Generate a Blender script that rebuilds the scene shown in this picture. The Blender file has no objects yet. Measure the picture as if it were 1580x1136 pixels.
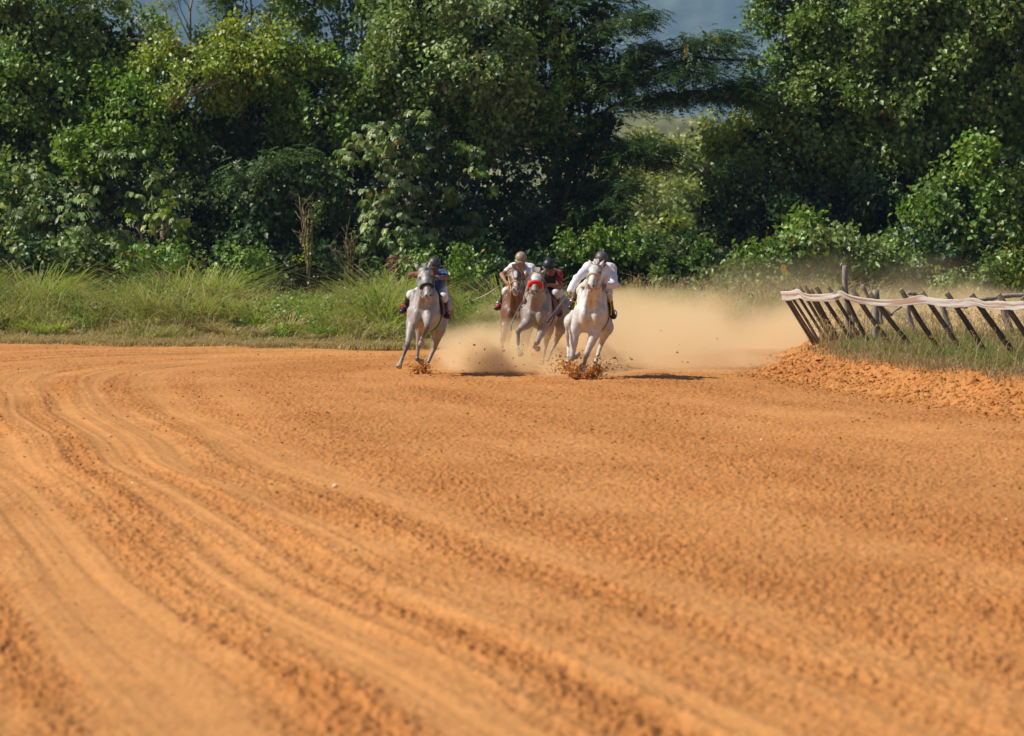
import bpy, math
import numpy as np
from mathutils import Vector, Euler

# ------------------------------------------------------------------ camera, sky, sun, exposure
SC = bpy.context.scene
COL = SC.collection
FPX, CXP, CYP, HOR = 5400.0, 790.0, 568.0, 395.0
CAMZ = 2.1
PITCH = math.atan((CYP - HOR) / FPX)

cam_d = bpy.data.cameras.new("camera")
cam = bpy.data.objects.new("camera", cam_d)
COL.objects.link(cam)
cam.location = (0, 0, CAMZ)
cam.rotation_euler = (math.pi / 2 - PITCH, 0, 0)
cam_d.sensor_width = 36
cam_d.lens = 36 * FPX / 1580
cam_d.clip_start = 0.5
cam_d.clip_end = 8000
cam_d.dof.use_dof = True
cam_d.dof.focus_distance = 61
cam_d.dof.aperture_fstop = 3.2
SC.camera = cam

SUN_EL = math.radians(47)
SUN_AZ = math.radians(-95)           # measured from +Y towards +X: the sun stands to the left
sun_vec = Vector((math.sin(SUN_AZ) * math.cos(SUN_EL), math.cos(SUN_AZ) * math.cos(SUN_EL), math.sin(SUN_EL)))
sd = bpy.data.lights.new("sun", 'SUN')
sd.energy = 5.0
sd.angle = math.radians(0.5)
sd.color = (1.0, 0.945, 0.84)
sun = bpy.data.objects.new("sun", sd)
COL.objects.link(sun)
sun.rotation_euler = sun_vec.to_track_quat('Z', 'Y').to_euler()

world = bpy.data.worlds.new("World")
SC.world = world
world.use_nodes = True
wn = world.node_tree
for n in list(wn.nodes):
    wn.nodes.remove(n)
sky = wn.nodes.new('ShaderNodeTexSky')
sky.sky_type = 'NISHITA'
sky.sun_disc = False
sky.sun_elevation = SUN_EL
sky.sun_rotation = SUN_AZ
bg = wn.nodes.new('ShaderNodeBackground')
bg.inputs[1].default_value = 0.065
wo = wn.nodes.new('ShaderNodeOutputWorld')
wn.links.new(sky.outputs[0], bg.inputs[0])
wn.links.new(bg.outputs[0], wo.inputs[0])

SC.view_settings.view_transform = 'Standard'
SC.view_settings.look = 'None'
SC.view_settings.exposure = 0.22
SC.view_settings.gamma = 1
SC.render.engine = 'CYCLES'
SC.cycles.use_denoising = True
SC.cycles.max_bounces = 8
SC.cycles.diffuse_bounces = 3
SC.cycles.glossy_bounces = 2
SC.cycles.transmission_bounces = 3
SC.cycles.transparent_max_bounces = 8
SC.cycles.volume_bounces = 12
SC.cycles.max_bounces = 12
SC.cycles.volume_step_rate = 1.0
SC.cycles.volume_max_steps = 128
SC.cycles.sample_clamp_indirect = 6

# ------------------------------------------------------------------ helpers
rng = np.random.default_rng(7)
cp, sp = math.cos(PITCH), math.sin(PITCH)

def P(px, py, Y):
    """world point seen at photo pixel (px,py) at world depth Y"""
    a = (px - CXP) / FPX
    b = -(py - CYP) / FPX
    d = np.array([a, cp + b * sp, -sp + b * cp])
    t = Y / d[1]
    return np.array([d[0] * t, Y, CAMZ + d[2] * t])

_pr = np.random.default_rng(11)
_perm = _pr.permutation(512).astype(np.int64)
_g2 = _pr.normal(size=(512, 2)); _g2 /= np.linalg.norm(_g2, axis=1)[:, None]
_v3 = _pr.uniform(-1, 1, 512)

def noise2(x, y):
    xi = np.floor(x).astype(np.int64); yi = np.floor(y).astype(np.int64)
    xf = x - xi; yf = y - yi
    u = xf * xf * xf * (xf * (xf * 6 - 15) + 10); v = yf * yf * yf * (yf * (yf * 6 - 15) + 10)
    def g(ix, iy, dx, dy):
        h = _perm[(_perm[ix & 511] + iy) & 511]
        gg = _g2[h]
        return gg[..., 0] * dx + gg[..., 1] * dy
    a = g(xi, yi, xf, yf); b = g(xi + 1, yi, xf - 1, yf)
    c = g(xi, yi + 1, xf, yf - 1); d = g(xi + 1, yi + 1, xf - 1, yf - 1)
    return ((a + (b - a) * u) + ((c + (d - c) * u) - (a + (b - a) * u)) * v) * 1.5

def fbm2(x, y, o=4, g=0.5):
    r = 0; a = 1.0; s = 0
    for i in range(o):
        r = r + a * noise2(x + 17.3 * i, y - 9.1 * i); s += a
        x = x * 2.03; y = y * 2.03; a *= g
    return r / s

def noise3(p):
    x, y, z = p[..., 0], p[..., 1], p[..., 2]
    xi = np.floor(x).astype(np.int64); yi = np.floor(y).astype(np.int64); zi = np.floor(z).astype(np.int64)
    xf = x - xi; yf = y - yi; zf = z - zi
    u = xf * xf * (3 - 2 * xf); v = yf * yf * (3 - 2 * yf); w = zf * zf * (3 - 2 * zf)
    def g(a, b, c):
        return _v3[_perm[(_perm[(_perm[a & 511] + b) & 511] + c) & 511]]
    def l(a, b, t): return a + (b - a) * t
    return l(l(l(g(xi, yi, zi), g(xi + 1, yi, zi), u), l(g(xi, yi + 1, zi), g(xi + 1, yi + 1, zi), u), v),
             l(l(g(xi, yi, zi + 1), g(xi + 1, yi, zi + 1), u), l(g(xi, yi + 1, zi + 1), g(xi + 1, yi + 1, zi + 1), u), v), w)

def sstep(a, b, x):
    t = np.clip((x - a) / (b - a), 0, 1)
    return t * t * (3 - 2 * t)

def mk(name, V, polys, mat, parent=None, col=None, smooth=False, loc=None):
    """link one mesh object; V in world coordinates; polys = list of (n,k) index arrays"""
    V = np.asarray(V, dtype=np.float64).reshape(-1, 3)
    o_ = np.zeros(3)
    if parent is not None:
        o_ = np.array(parent['_w'])
    elif loc is not None:
        o_ = np.array(loc)
    V = V - o_
    me = bpy.data.meshes.new(name)
    polys = [np.asarray(p, dtype=np.int32) for p in polys if len(p)]
    nl = sum(p.size for p in polys); nf = sum(p.shape[0] for p in polys)
    me.vertices.add(len(V)); me.loops.add(nl); me.polygons.add(nf)
    me.vertices.foreach_set('co', V.astype(np.float32).ravel())
    me.loops.foreach_set('vertex_index', np.concatenate([p.ravel() for p in polys]))
    tot = np.concatenate([np.full(p.shape[0], p.shape[1], dtype=np.int32) for p in polys])
    st = np.zeros(nf, dtype=np.int32); st[1:] = np.cumsum(tot)[:-1]
    me.polygons.foreach_set('loop_start', st)
    me.polygons.foreach_set('loop_total', tot)
    me.update(calc_edges=True)
    if smooth:
        me.polygons.foreach_set('use_smooth', np.ones(nf, dtype=bool))
    if col is not None:
        ca = me.color_attributes.new('Col', 'FLOAT_COLOR', 'POINT')
        c4 = np.ones((len(V), 4), dtype=np.float32); c4[:, :3] = col
        ca.data.foreach_set('color', c4.ravel())
    if mat is not None:
        me.materials.append(mat)
    ob = bpy.data.objects.new(name, me)
    COL.objects.link(ob)
    if parent is not None:
        ob.parent = parent
        ob['_w'] = list(map(float, o_))     # children of a part share the same origin
    else:
        ob.location = o_
        ob['_w'] = list(map(float, o_))
    return ob

def tag(o, label=None, cat=None, group=None, kind=None):
    if label: o['label'] = label
    if cat: o['category'] = cat
    if group: o['group'] = group
    if kind: o['kind'] = kind
    return o

def thing(name, loc, label, cat, group=None, kind=None):
    o = bpy.data.objects.new(name, None)
    COL.objects.link(o)
    o.location = tuple(map(float, loc))
    o['_w'] = [float(v) for v in loc]
    o.empty_display_size = 0.2
    return tag(o, label, cat, group, kind)

class Geo:
    def __init__(s): s.v = []; s.q = []; s.t = []; s.c = []; s.n = 0
    def add(s, V, q=None, t=None, col=(1, 1, 1)):
        V = np.asarray(V, float).reshape(-1, 3)
        if q is not None and len(q): s.q.append(np.asarray(q, int) + s.n)
        if t is not None and len(t): s.t.append(np.asarray(t, int) + s.n)
        c = np.asarray(col, float)
        s.c.append(np.broadcast_to(c, (len(V), 3)) if c.ndim == 1 else c)
        s.v.append(V); s.n += len(V)
    def tube(s, pts, rad, k=8, col=(1, 1, 1), cap=True, flat=None, jit=0):
        pts = np.asarray(pts, float); n = len(pts)
        rad = np.broadcast_to(np.asarray(rad, float), (n,))
        tg = np.gradient(pts, axis=0); tg /= np.linalg.norm(tg, axis=1)[:, None] + 1e-9
        up = np.array([0, 0, 1.]) if abs(tg[0][2]) < .9 else np.array([0, 1., 0])
        V = []
        a = np.cross(up, tg[0]); a /= np.linalg.norm(a)
        for i in range(n):
            a = a - tg[i] * np.dot(a, tg[i]); a /= np.linalg.norm(a) + 1e-9
            b = np.cross(tg[i], a)
            th = np.arange(k) * 2 * np.pi / k
            rr = rad[i] * (1 + (rng.uniform(-jit, jit, k) if jit else 0))
            V.append(pts[i] + (np.cos(th) * rr)[:, None] * a + (np.sin(th) * rr * (flat or 1))[:, None] * b)
        V = np.concatenate(V)
        q = [[i * k + j, i * k + (j + 1) % k, (i + 1) * k + (j + 1) % k, (i + 1) * k + j] for i in range(n - 1) for j in range(k)]
        t = []
        if cap:
            V = np.concatenate([V, pts[:1], pts[-1:]])
            t = [[(j + 1) % k, j, n * k] for j in range(k)] + [[(n - 1) * k + j, (n - 1) * k + (j + 1) % k, n * k + 1] for j in range(k)]
        s.add(V, q, t, col)
    def box(s, c, ax, ay, az, col=(1, 1, 1)):
        c = np.asarray(c, float); ax, ay, az = map(lambda v: np.asarray(v, float), (ax, ay, az))
        V = [c + sx * ax + sy * ay + sz * az for sx in (-1, 1) for sy in (-1, 1) for sz in (-1, 1)]
        s.add(V, [[0, 1, 3, 2], [4, 6, 7, 5], [0, 4, 5, 1], [2, 3, 7, 6], [0, 2, 6, 4], [1, 5, 7, 3]], None, col)
    def build(s, name, mat, parent=None, smooth=False, loc=None, usecol=True):
        pol = []
        if s.q: pol.append(np.concatenate(s.q))
        if s.t: pol.append(np.concatenate(s.t))
        return mk(name, np.concatenate(s.v), pol, mat, parent, np.concatenate(s.c) if usecol else None, smooth, loc)

def curve_pts(pts, n):
    """Catmull-Rom through pts"""
    pts = np.asarray(pts, float)
    Q = np.concatenate([2 * pts[:1] - pts[1:2], pts, 2 * pts[-1:] - pts[-2:-1]])
    out = []
    m = len(pts) - 1
    for u in np.linspace(0, m - 1e-6, n):
        i = int(u); t = u - i
        a, b, c, d = Q[i], Q[i + 1], Q[i + 2], Q[i + 3]
        out.append(0.5 * ((2 * b) + (-a + c) * t + (2 * a - 5 * b + 4 * c - d) * t * t + (-a + 3 * b - 3 * c + d) * t ** 3))
    return np.array(out)

# ------------------------------------------------------------------ materials
def mat_attr(name, rough=0.6, spec=0.4, noise=None, bump=None, trans=0, sheen=0, tcol=None, metal=0):
    m = bpy.data.materials.new(name); m.use_nodes = True
    nt = m.node_tree; b = nt.nodes['Principled BSDF']
    at = nt.nodes.new('ShaderNodeAttribute'); at.attribute_name = 'Col'
    out = at.outputs['Color']
    tc = nt.nodes.new('ShaderNodeTexCoord')
    if noise:
        sc, amt = noise
        nz = nt.nodes.new('ShaderNodeTexNoise'); nz.inputs['Scale'].default_value = sc; nz.inputs['Detail'].default_value = 4
        nt.links.new(tc.outputs['Object'], nz.inputs['Vector'])
        mr = nt.nodes.new('ShaderNodeMapRange')
        mr.inputs['From Min'].default_value = 0.25; mr.inputs['From Max'].default_value = 0.75
        mr.inputs['To Min'].default_value = 1 - amt; mr.inputs['To Max'].default_value = 1 + amt
        nt.links.new(nz.outputs['Fac'], mr.inputs['Value'])
        vm = nt.nodes.new('ShaderNodeVectorMath'); vm.operation = 'SCALE'
        nt.links.new(out, vm.inputs[0]); nt.links.new(mr.outputs[0], vm.inputs['Scale'])
        out = vm.outputs[0]
    nt.links.new(out, b.inputs['Base Color'])
    b.inputs['Roughness'].default_value = rough
    b.inputs['Specular IOR Level'].default_value = spec
    b.inputs['Metallic'].default_value = metal
    if sheen:
        b.inputs['Sheen Weight'].default_value = sheen
    if bump:
        sc, st, dist = bump
        nz = nt.nodes.new('ShaderNodeTexNoise'); nz.inputs['Scale'].default_value = sc; nz.inputs['Detail'].default_value = 5
        nt.links.new(tc.outputs['Object'], nz.inputs['Vector'])
        bp = nt.nodes.new('ShaderNodeBump'); bp.inputs['Strength'].default_value = st; bp.inputs['Distance'].default_value = dist
        nt.links.new(nz.outputs['Fac'], bp.inputs['Height']); nt.links.new(bp.outputs[0], b.inputs['Normal'])
    if trans:
        tr = nt.nodes.new('ShaderNodeBsdfTranslucent')
        mx = nt.nodes.new('ShaderNodeMixShader'); mx.inputs[0].default_value = trans
        vm = nt.nodes.new('ShaderNodeVectorMath'); vm.operation = 'MULTIPLY'
        vm.inputs[1].default_value = tcol or (1.5, 1.6, 0.8)
        nt.links.new(out, vm.inputs[0]); nt.links.new(vm.outputs[0], tr.inputs['Color'])
        nt.links.new(b.outputs[0], mx.inputs[1]); nt.links.new(tr.outputs[0], mx.inputs[2])
        nt.links.new(mx.outputs[0], nt.nodes['Material Output'].inputs['Surface'])
    return m

M_LEAF = mat_attr('leaf', 0.43, 0.5, trans=0.25)
M_GRASS = mat_attr('grass_blade', 0.55, 0.35, trans=0.3)
M_BARK = mat_attr('bark', 0.85, 0.2, noise=(9, 0.35), bump=(30, 0.6, 0.02))
M_WOOD = mat_attr('weathered_wood', 0.8, 0.25, noise=(14, 0.4), bump=(45, 0.6, 0.01))
M_COAT = mat_attr('horse_coat', 0.45, 0.4, noise=(15, 0.26), bump=(12, 0.35, 0.025))
M_SKIN = mat_attr('skin', 0.5, 0.4)
M_CLOTH = mat_attr('cloth', 0.8, 0.2, noise=(10, 0.06), bump=(22, 0.25, 0.012), sheen=0.2)
M_LEATHER = mat_attr('leather', 0.38, 0.5)
M_HELMET = mat_attr('helmet_shell', 0.45, 0.5, noise=(5, 0.08))
M_METAL = mat_attr('stirrup_metal', 0.3, 0.5, metal=0.9)
M_HAIR = mat_attr('horse_hair', 0.6, 0.3)
M_TAPE = mat_attr('woven_tape', 0.8, 0.2, trans=0.35, tcol=(1, 0.95, 0.9))
M_HOOF = mat_attr('hoof', 0.6, 0.3, noise=(20, 0.2))
M_FLOWER = mat_attr('petals', 0.6, 0.3, trans=0.3, tcol=(1.2, 1.1, 0.8))

# ------------------------------------------------------------------ ground
TRK = np.array([(4.5, -6), (2.6, 4), (0.35, 15), (-1.75, 24), (-3.75, 33), (-5.4, 42), (-6.9, 50), (-8.0, 57), (-8.3, 63),
                (-7.4, 68.5), (-5.4, 72.5), (-2.5, 75), (2, 76.5), (8, 77.5), (20, 79), (45, 82)], float)
trk = curve_pts(np.c_[TRK, np.zeros(len(TRK))], 260)[:, :2]

def track_uv(x, y):
    """signed distance to the line the harrow followed, and arc length"""
    seg = np.diff(trk, axis=0); L = np.linalg.norm(seg, axis=1); cum = np.r_[0, np.cumsum(L)]
    tn = seg / L[:, None]
    best = np.full(x.shape, 1e9, dtype=np.float32); U = np.zeros(x.shape, np.float32); S = np.zeros(x.shape, np.float32)
    for i in range(0, len(seg)):
        dx = x - trk[i, 0]; dy = y - trk[i, 1]
        t = np.clip(dx * tn[i, 0] + dy * tn[i, 1], 0, L[i])
        ex = dx - t * tn[i, 0]; ey = dy - t * tn[i, 1]
        d2 = ex * ex + ey * ey
        m = d2 < best
        best = np.where(m, d2, best)
        sg = np.sign(tn[i, 1] * dx - tn[i, 0] * dy)
        U = np.where(m, np.sqrt(d2) * sg, U)
        S = np.where(m, cum[i] + t, S)
    return U, S

BANK = np.array([(4.45, 62), (4.9, 57), (5.55, 52), (6.6, 46), (8.6, 38), (14, 29), (60, 15), (60, 72), (14, 74), (9, 76), (6.6, 77), (5.5, 74), (5.05, 69), (4.6, 65)], float)

def poly_sd(x, y, poly):
    inside = np.zeros(x.shape, bool); d2 = np.full(x.shape, 1e9)
    n = len(poly)
    for i in range(n):
        ax, ay = poly[i]; bx, by = poly[(i + 1) % n]
        ex, ey = bx - ax, by - ay
        t = np.clip(((x - ax) * ex + (y - ay) * ey) / (ex * ex + ey * ey), 0, 1)
        d2 = np.minimum(d2, (x - ax - t * ex) ** 2 + (y - ay - t * ey) ** 2)
        c = ((ay > y) != (by > y)) & (x < (bx - ax) * (y - ay) / (by - ay + 1e-12) + ax)
        inside ^= c
    d = np.sqrt(d2)
    return np.where(inside, d, -d)

def verge_y(x):
    return np.interp(x, [-60, -13, -8, -3, 2, 8, 20, 60], [92, 84.5, 81.5, 79, 80.5, 84, 88, 95]) + 0.5 * noise2(x * 0.7, x * 0 + 3.3) + 0.45 * noise2(x * 2.3, x * 0 + 7.7) + 0.25 * noise2(x * 6.0, x * 0 + 1.2)

def bank_z(x, y):
    d = poly_sd(x, y, BANK) + 0.35 * noise2(x * 0.9, y * 0.5) + 0.12 * noise2(x * 3, y * 2)
    return d, 0.40 * sstep(-0.15, 1.5, d)

def base_z(x, y):
    x = np.asarray(x, float); y = np.asarray(y, float)
    d, z = bank_z(x, y)
    v = y - verge_y(x)
    return z + 0.10 * sstep(-0.3, 1.5, v) + 0.25 * sstep(4, 30, v)

def soil_z(x, y):
    """full relief: base + ruts + clods; returns z, rut smoothness mask, bank distance, verge distance"""
    d, zb = bank_z(x, y)
    v = y - verge_y(x)
    U, S = track_uv(x, y)
    warp = 0.30 * noise2(S * 0.09, U * 0.2) + 0.03 * noise2(S * 0.22, U * 0.4)
    u = U + warp
    prof = 0.55 * noise2(u * 0.9, S * 0.02 + 5) + 0.5 * noise2(u * 2.3, S * 0.03) + 0.32 * noise2(u * 5.5, S * 0.06) + 0.16 * noise2(u * 13, S * 0.12)
    inner = sstep(0.9, 3.4, U)                                    # the middle of the course is evenly churned by hooves
    tool = np.exp(-((U + 0.2) / 2.6) ** 2) * 0.85 + 0.30         # ruts are deepest where the vehicles turned
    tool = (tool + 0.35 * np.exp(-((U + 4.5) / 2.0) ** 2)) * (1 - 0.55 * inner)
    rough = 0.5 + 0.5 * fbm2(u * 1.8 + 40, S * 0.05 + 9, 3) + 0.10 * fbm2(x * 1.1, y * 0.8, 2)        # smooth pressed lanes versus loose lanes
    rough = np.clip((rough - 0.38) / 0.32, 0.0, 1)
    rough = rough * (1 - inner) + np.clip(0.60 + 0.45 * fbm2(x * 0.5, y * 0.25, 3) + 0.45 * noise2(u * 1.2, S * .05), .1, 1) * inner
    onbank = sstep(-0.6, 0.4, d)
    cl = np.clip(fbm2(x * 8.0, y * 5.0, 3) * 1.3, -1, 1)
    fine = fbm2(x * 19, y * 11, 2)
    lump = np.clip(fbm2(x * 15 + 31, y * 10, 2) - 0.16, 0, 1)
    z = zb + (1 - onbank) * (0.042 * prof * tool) + (0.005 + 0.016 * rough + 0.020 * onbank) * cl \
        + (0.004 + 0.026 * rough + 0.008 * onbank) * fine + (0.040 * rough + 0.02 * onbank) * lump + 0.05 * fbm2(x * 0.25, y * 0.12, 2)
    z = z + 0.10 * sstep(-0.3, 1.5, v) + 0.25 * sstep(4, 30, v)
    return z, rough, d, v, prof * tool

def build_ground():
    rows = [-40, -20, -5, 3, 8]
    dd = 11.5
    while dd < 92:
        rows.append(dd); dd += max(0.030, 0.0026 * dd)
    k = 93.0
    while k < 3600:
        rows.append(k); k *= 1.12
    rows = np.array(rows)
    tt = np.concatenate([-np.geomspace(30, 1.32, 26)[:-1], np.linspace(-1.3, 1.3, 1180), np.geomspace(1.32, 30, 26)[1:]])
    half = np.maximum(np.abs(rows), 11) * (790 / FPX)
    X = tt[None, :] * half[:, None]
    Yg = np.repeat(rows[:, None], len(tt), axis=1)
    shp = X.shape
    near = (rows > 11) & (rows < 92.5)
    z = np.zeros(shp); r = np.zeros(shp); d = np.zeros(shp); v = np.zeros(shp); pr = np.zeros(shp)
    zn = soil_z(X[near], Yg[near])
    z[near], r[near], d[near], v[near], pr[near] = zn
    far = ~near
    z[far] = base_z(X[far], Yg[far]); d[far] = poly_sd(X[far], Yg[far], BANK); v[far] = Yg[far] - verge_y(X[far])
    # the sheet stays level all the way to the horizon
    V = np.stack([X, Yg, z], -1).reshape(-1, 3)
    R, Cn = shp
    idx = np.arange(R * Cn).reshape(R, Cn)
    q = np.stack([idx[:-1, :-1], idx[:-1, 1:], idx[1:, 1:], idx[1:, :-1]], -1).reshape(-1, 4)
    # soil colour: dry pale crust in pressed lanes, redder loose soil, litter on the verge and the bank top
    nz = fbm2(X * 0.8, Yg * 0.5, 3)
    nz2 = fbm2(X * 7, Yg * 5, 2)
    pale = np.array([0.53, 0.243, 0.080]); red = np.array([0.43, 0.172, 0.049]); dk = np.array([0.25, 0.098, 0.032])
    w = np.clip(1 - r + 0.5 * nz, 0, 1)[..., None]
    c = red + (pale - red) * w
    w2 = np.clip(nz2 * 1.5 - 0.05, 0, 1)[..., None] * 0.75 * np.clip(r, 0, 1)[..., None]
    c = c + (dk - c) * w2
    c = c * (1 + .16 * np.clip(pr, -1, 1) + .10 * fbm2(X * .35, Yg * .22, 3) * 1.5)[..., None]
    verg = sstep(-0.5, 0.6, v + 0.5 * nz2)[..., None]
    c = c + (np.array([0.23, 0.155, 0.07]) - c) * verg
    bt = (sstep(1.15, 1.6, d + 0.35 * nz2))[..., None] * 0.8
    c = c + (np.array([0.20, 0.145, 0.07]) - c) * bt
    m = mat_attr('laterite_soil', 0.95, 0.1, noise=(3.0, 0.10), bump=(26, 0.55, 0.03))
    o = mk('ground', V, [q], m, col=c.reshape(-1, 3), smooth=True)
    tag(o, kind='structure')
    return o

ground = build_ground()

def gz(x, y):
    return base_z(np.asarray(x, float), np.asarray(y, float))

ICO_V = None
def ico():
    global ICO_V
    if ICO_V is None:
        p = (1 + 5 ** .5) / 2
        v = np.array([(-1, p, 0), (1, p, 0), (-1, -p, 0), (1, -p, 0), (0, -1, p), (0, 1, p), (0, -1, -p), (0, 1, -p), (p, 0, -1), (p, 0, 1), (-p, 0, -1), (-p, 0, 1)], float)
        v /= np.linalg.norm(v[0])
        f = np.array([(0, 11, 5), (0, 5, 1), (0, 1, 7), (0, 7, 10), (0, 10, 11), (1, 5, 9), (5, 11, 4), (11, 10, 2), (10, 7, 6), (7, 1, 8), (3, 9, 4), (3, 4, 2), (3, 2, 6), (3, 6, 8), (3, 8, 9), (4, 9, 5), (2, 4, 11), (6, 2, 10), (8, 6, 7), (9, 8, 1)])
        ICO_V = (v, f)
    return ICO_V

def lumps(C, R, col, squash=0.7):
    v, f = ico()
    n = len(C)
    J = 1 + rng.uniform(-0.35, 0.35, (n, 12, 1))
    S = np.stack([rng.uniform(.7, 1.3, n), rng.uniform(.7, 1.3, n), rng.uniform(.5, 1.0, n) * squash / .7], -1)[:, None, :]
    A = rng.uniform(0, 6.28, n)
    V = v[None] * J * S * np.asarray(R)[:, None, None]
    ca, sa = np.cos(A)[:, None], np.sin(A)[:, None]
    V = np.stack([V[..., 0] * ca - V[..., 1] * sa, V[..., 0] * sa + V[..., 1] * ca, V[..., 2]], -1) + np.asarray(C)[:, None, :]
    F = f[None] + (np.arange(n) * 12)[:, None, None]
    cc = np.repeat(np.asarray(col)[:, None, :], 12, 1)
    return V.reshape(-1, 3), F.reshape(-1, 3), cc.reshape(-1, 3)

M_CLOD = mat_attr('soil_clod', 0.95, 0.1, noise=(30, 0.2))
def build_clods():
    n = 60000
    Y = np.exp(rng.uniform(np.log(13), np.log(80), n))
    X = rng.uniform(-1.25, 1.25, n) * Y * 790 / FPX
    nb = 11000
    yb = rng.uniform(43, 70, nb); xb = np.interp(yb, [43, 46, 52, 57, 62, 69], [7.3, 6.6, 5.45, 4.7, 4.15, 5.05]) + rng.normal(size=nb) * .55 + .5
    X = np.r_[X, xb]; Y = np.r_[Y, yb]; n += nb
    z, r, d, v, pr = soil_z(X, Y)
    keep = (rng.uniform(0, 1, n) < 0.12 + 0.8 * r ** 2 * (0.5 + fbm2(X * 1.2, Y * 0.9, 2)) + 0.9 * sstep(-1.2, 0.0, d) * (d < 1.4)) & (v < 0)
    X, Y, z, r, d = X[keep], Y[keep], z[keep], r[keep], d[keep]
    n = len(X)
    R = 0.007 + 0.015 * rng.random(n) ** 4
    R = R * (1 + 2.6 * sstep(-1.0, 0, d) * rng.random(n) ** 3) * np.clip(Y / 36, 0.45, 1.1)
    C = np.stack([X, Y, z - R * np.where(d > -1, .35, .1)], -1)
    base = np.array([0.43, 0.17, 0.046])
    col = base * rng.uniform(0.55, 1.15, (n, 1))
    pale = (rng.random(n) < 0.006) & (d < -.5)
    col[pale] = (0.62, 0.5, 0.36)
    V, F, cc = lumps(C, R, col)
    o = mk('loose_clods', V, [F], M_CLOD, col=cc)
    tag(o, kind='stuff')
build_clods()


# ------------------------------------------------------------------ vegetation
def unit(v):
    return v / (np.linalg.norm(v, axis=-1, keepdims=True) + 1e-9)

class Leaves:
    """many small folded leaves collected into one crown mesh"""
    def __init__(s): s.V = []; s.C = []; s.k = 0
    def add(s, B, D, Nn, L, W, col, fold=0.25):
        """B base points, D leaf direction, Nn rough normal, L length, W half width"""
        n = len(B)
        D = unit(D); S = unit(np.cross(D, Nn)); N2 = np.cross(S, D)
        L = np.broadcast_to(L, (n,))[:, None]; W = np.broadcast_to(W, (n,))[:, None]
        mid = B + D * L * 0.45
        up = N2 * W * fold * 1.2
        V = np.stack([B, mid - S * W + up, B + D * L - N2 * L * 0.12, mid + S * W + up], 1)
        s.V.append(V.astype(np.float32)); s.C.append(np.repeat(np.asarray(col, np.float32)[:, None, :], 4, 1)); s.k += n
    def build(s, name, parent, mat=None):
        V = np.concatenate(s.V).reshape(-1, 3); C = np.concatenate(s.C).reshape(-1, 3)
        n = len(V) // 4
        a = np.arange(n)[:, None] * 4
        F = np.concatenate([a + np.array([[0, 1, 2]]), a + np.array([[0, 2, 3]])], 0)
        return mk(name, V, [F], mat or M_LEAF, parent, C)

def sph(n, front=0.72):
    d = unit(rng.normal(size=(n, 3)))
    f = rng.random(n) < front
    d[f, 1] = -np.abs(d[f, 1])
    return d

GREENS = dict(
    mid=((0.140, 0.232, 0.040), 0.32), pale=((0.235, 0.315, 0.108), 0.28), dark=((0.048, 0.098, 0.026), 0.32),
    olive=((0.158, 0.235, 0.052), 0.32), lime=((0.260, 0.330, 0.040), 0.25), yellow=((0.285, 0.325, 0.090), 0.25),
    blue=((0.085, 0.150, 0.050), 0.28), fresh=((0.155, 0.265, 0.032), 0.25))

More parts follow.
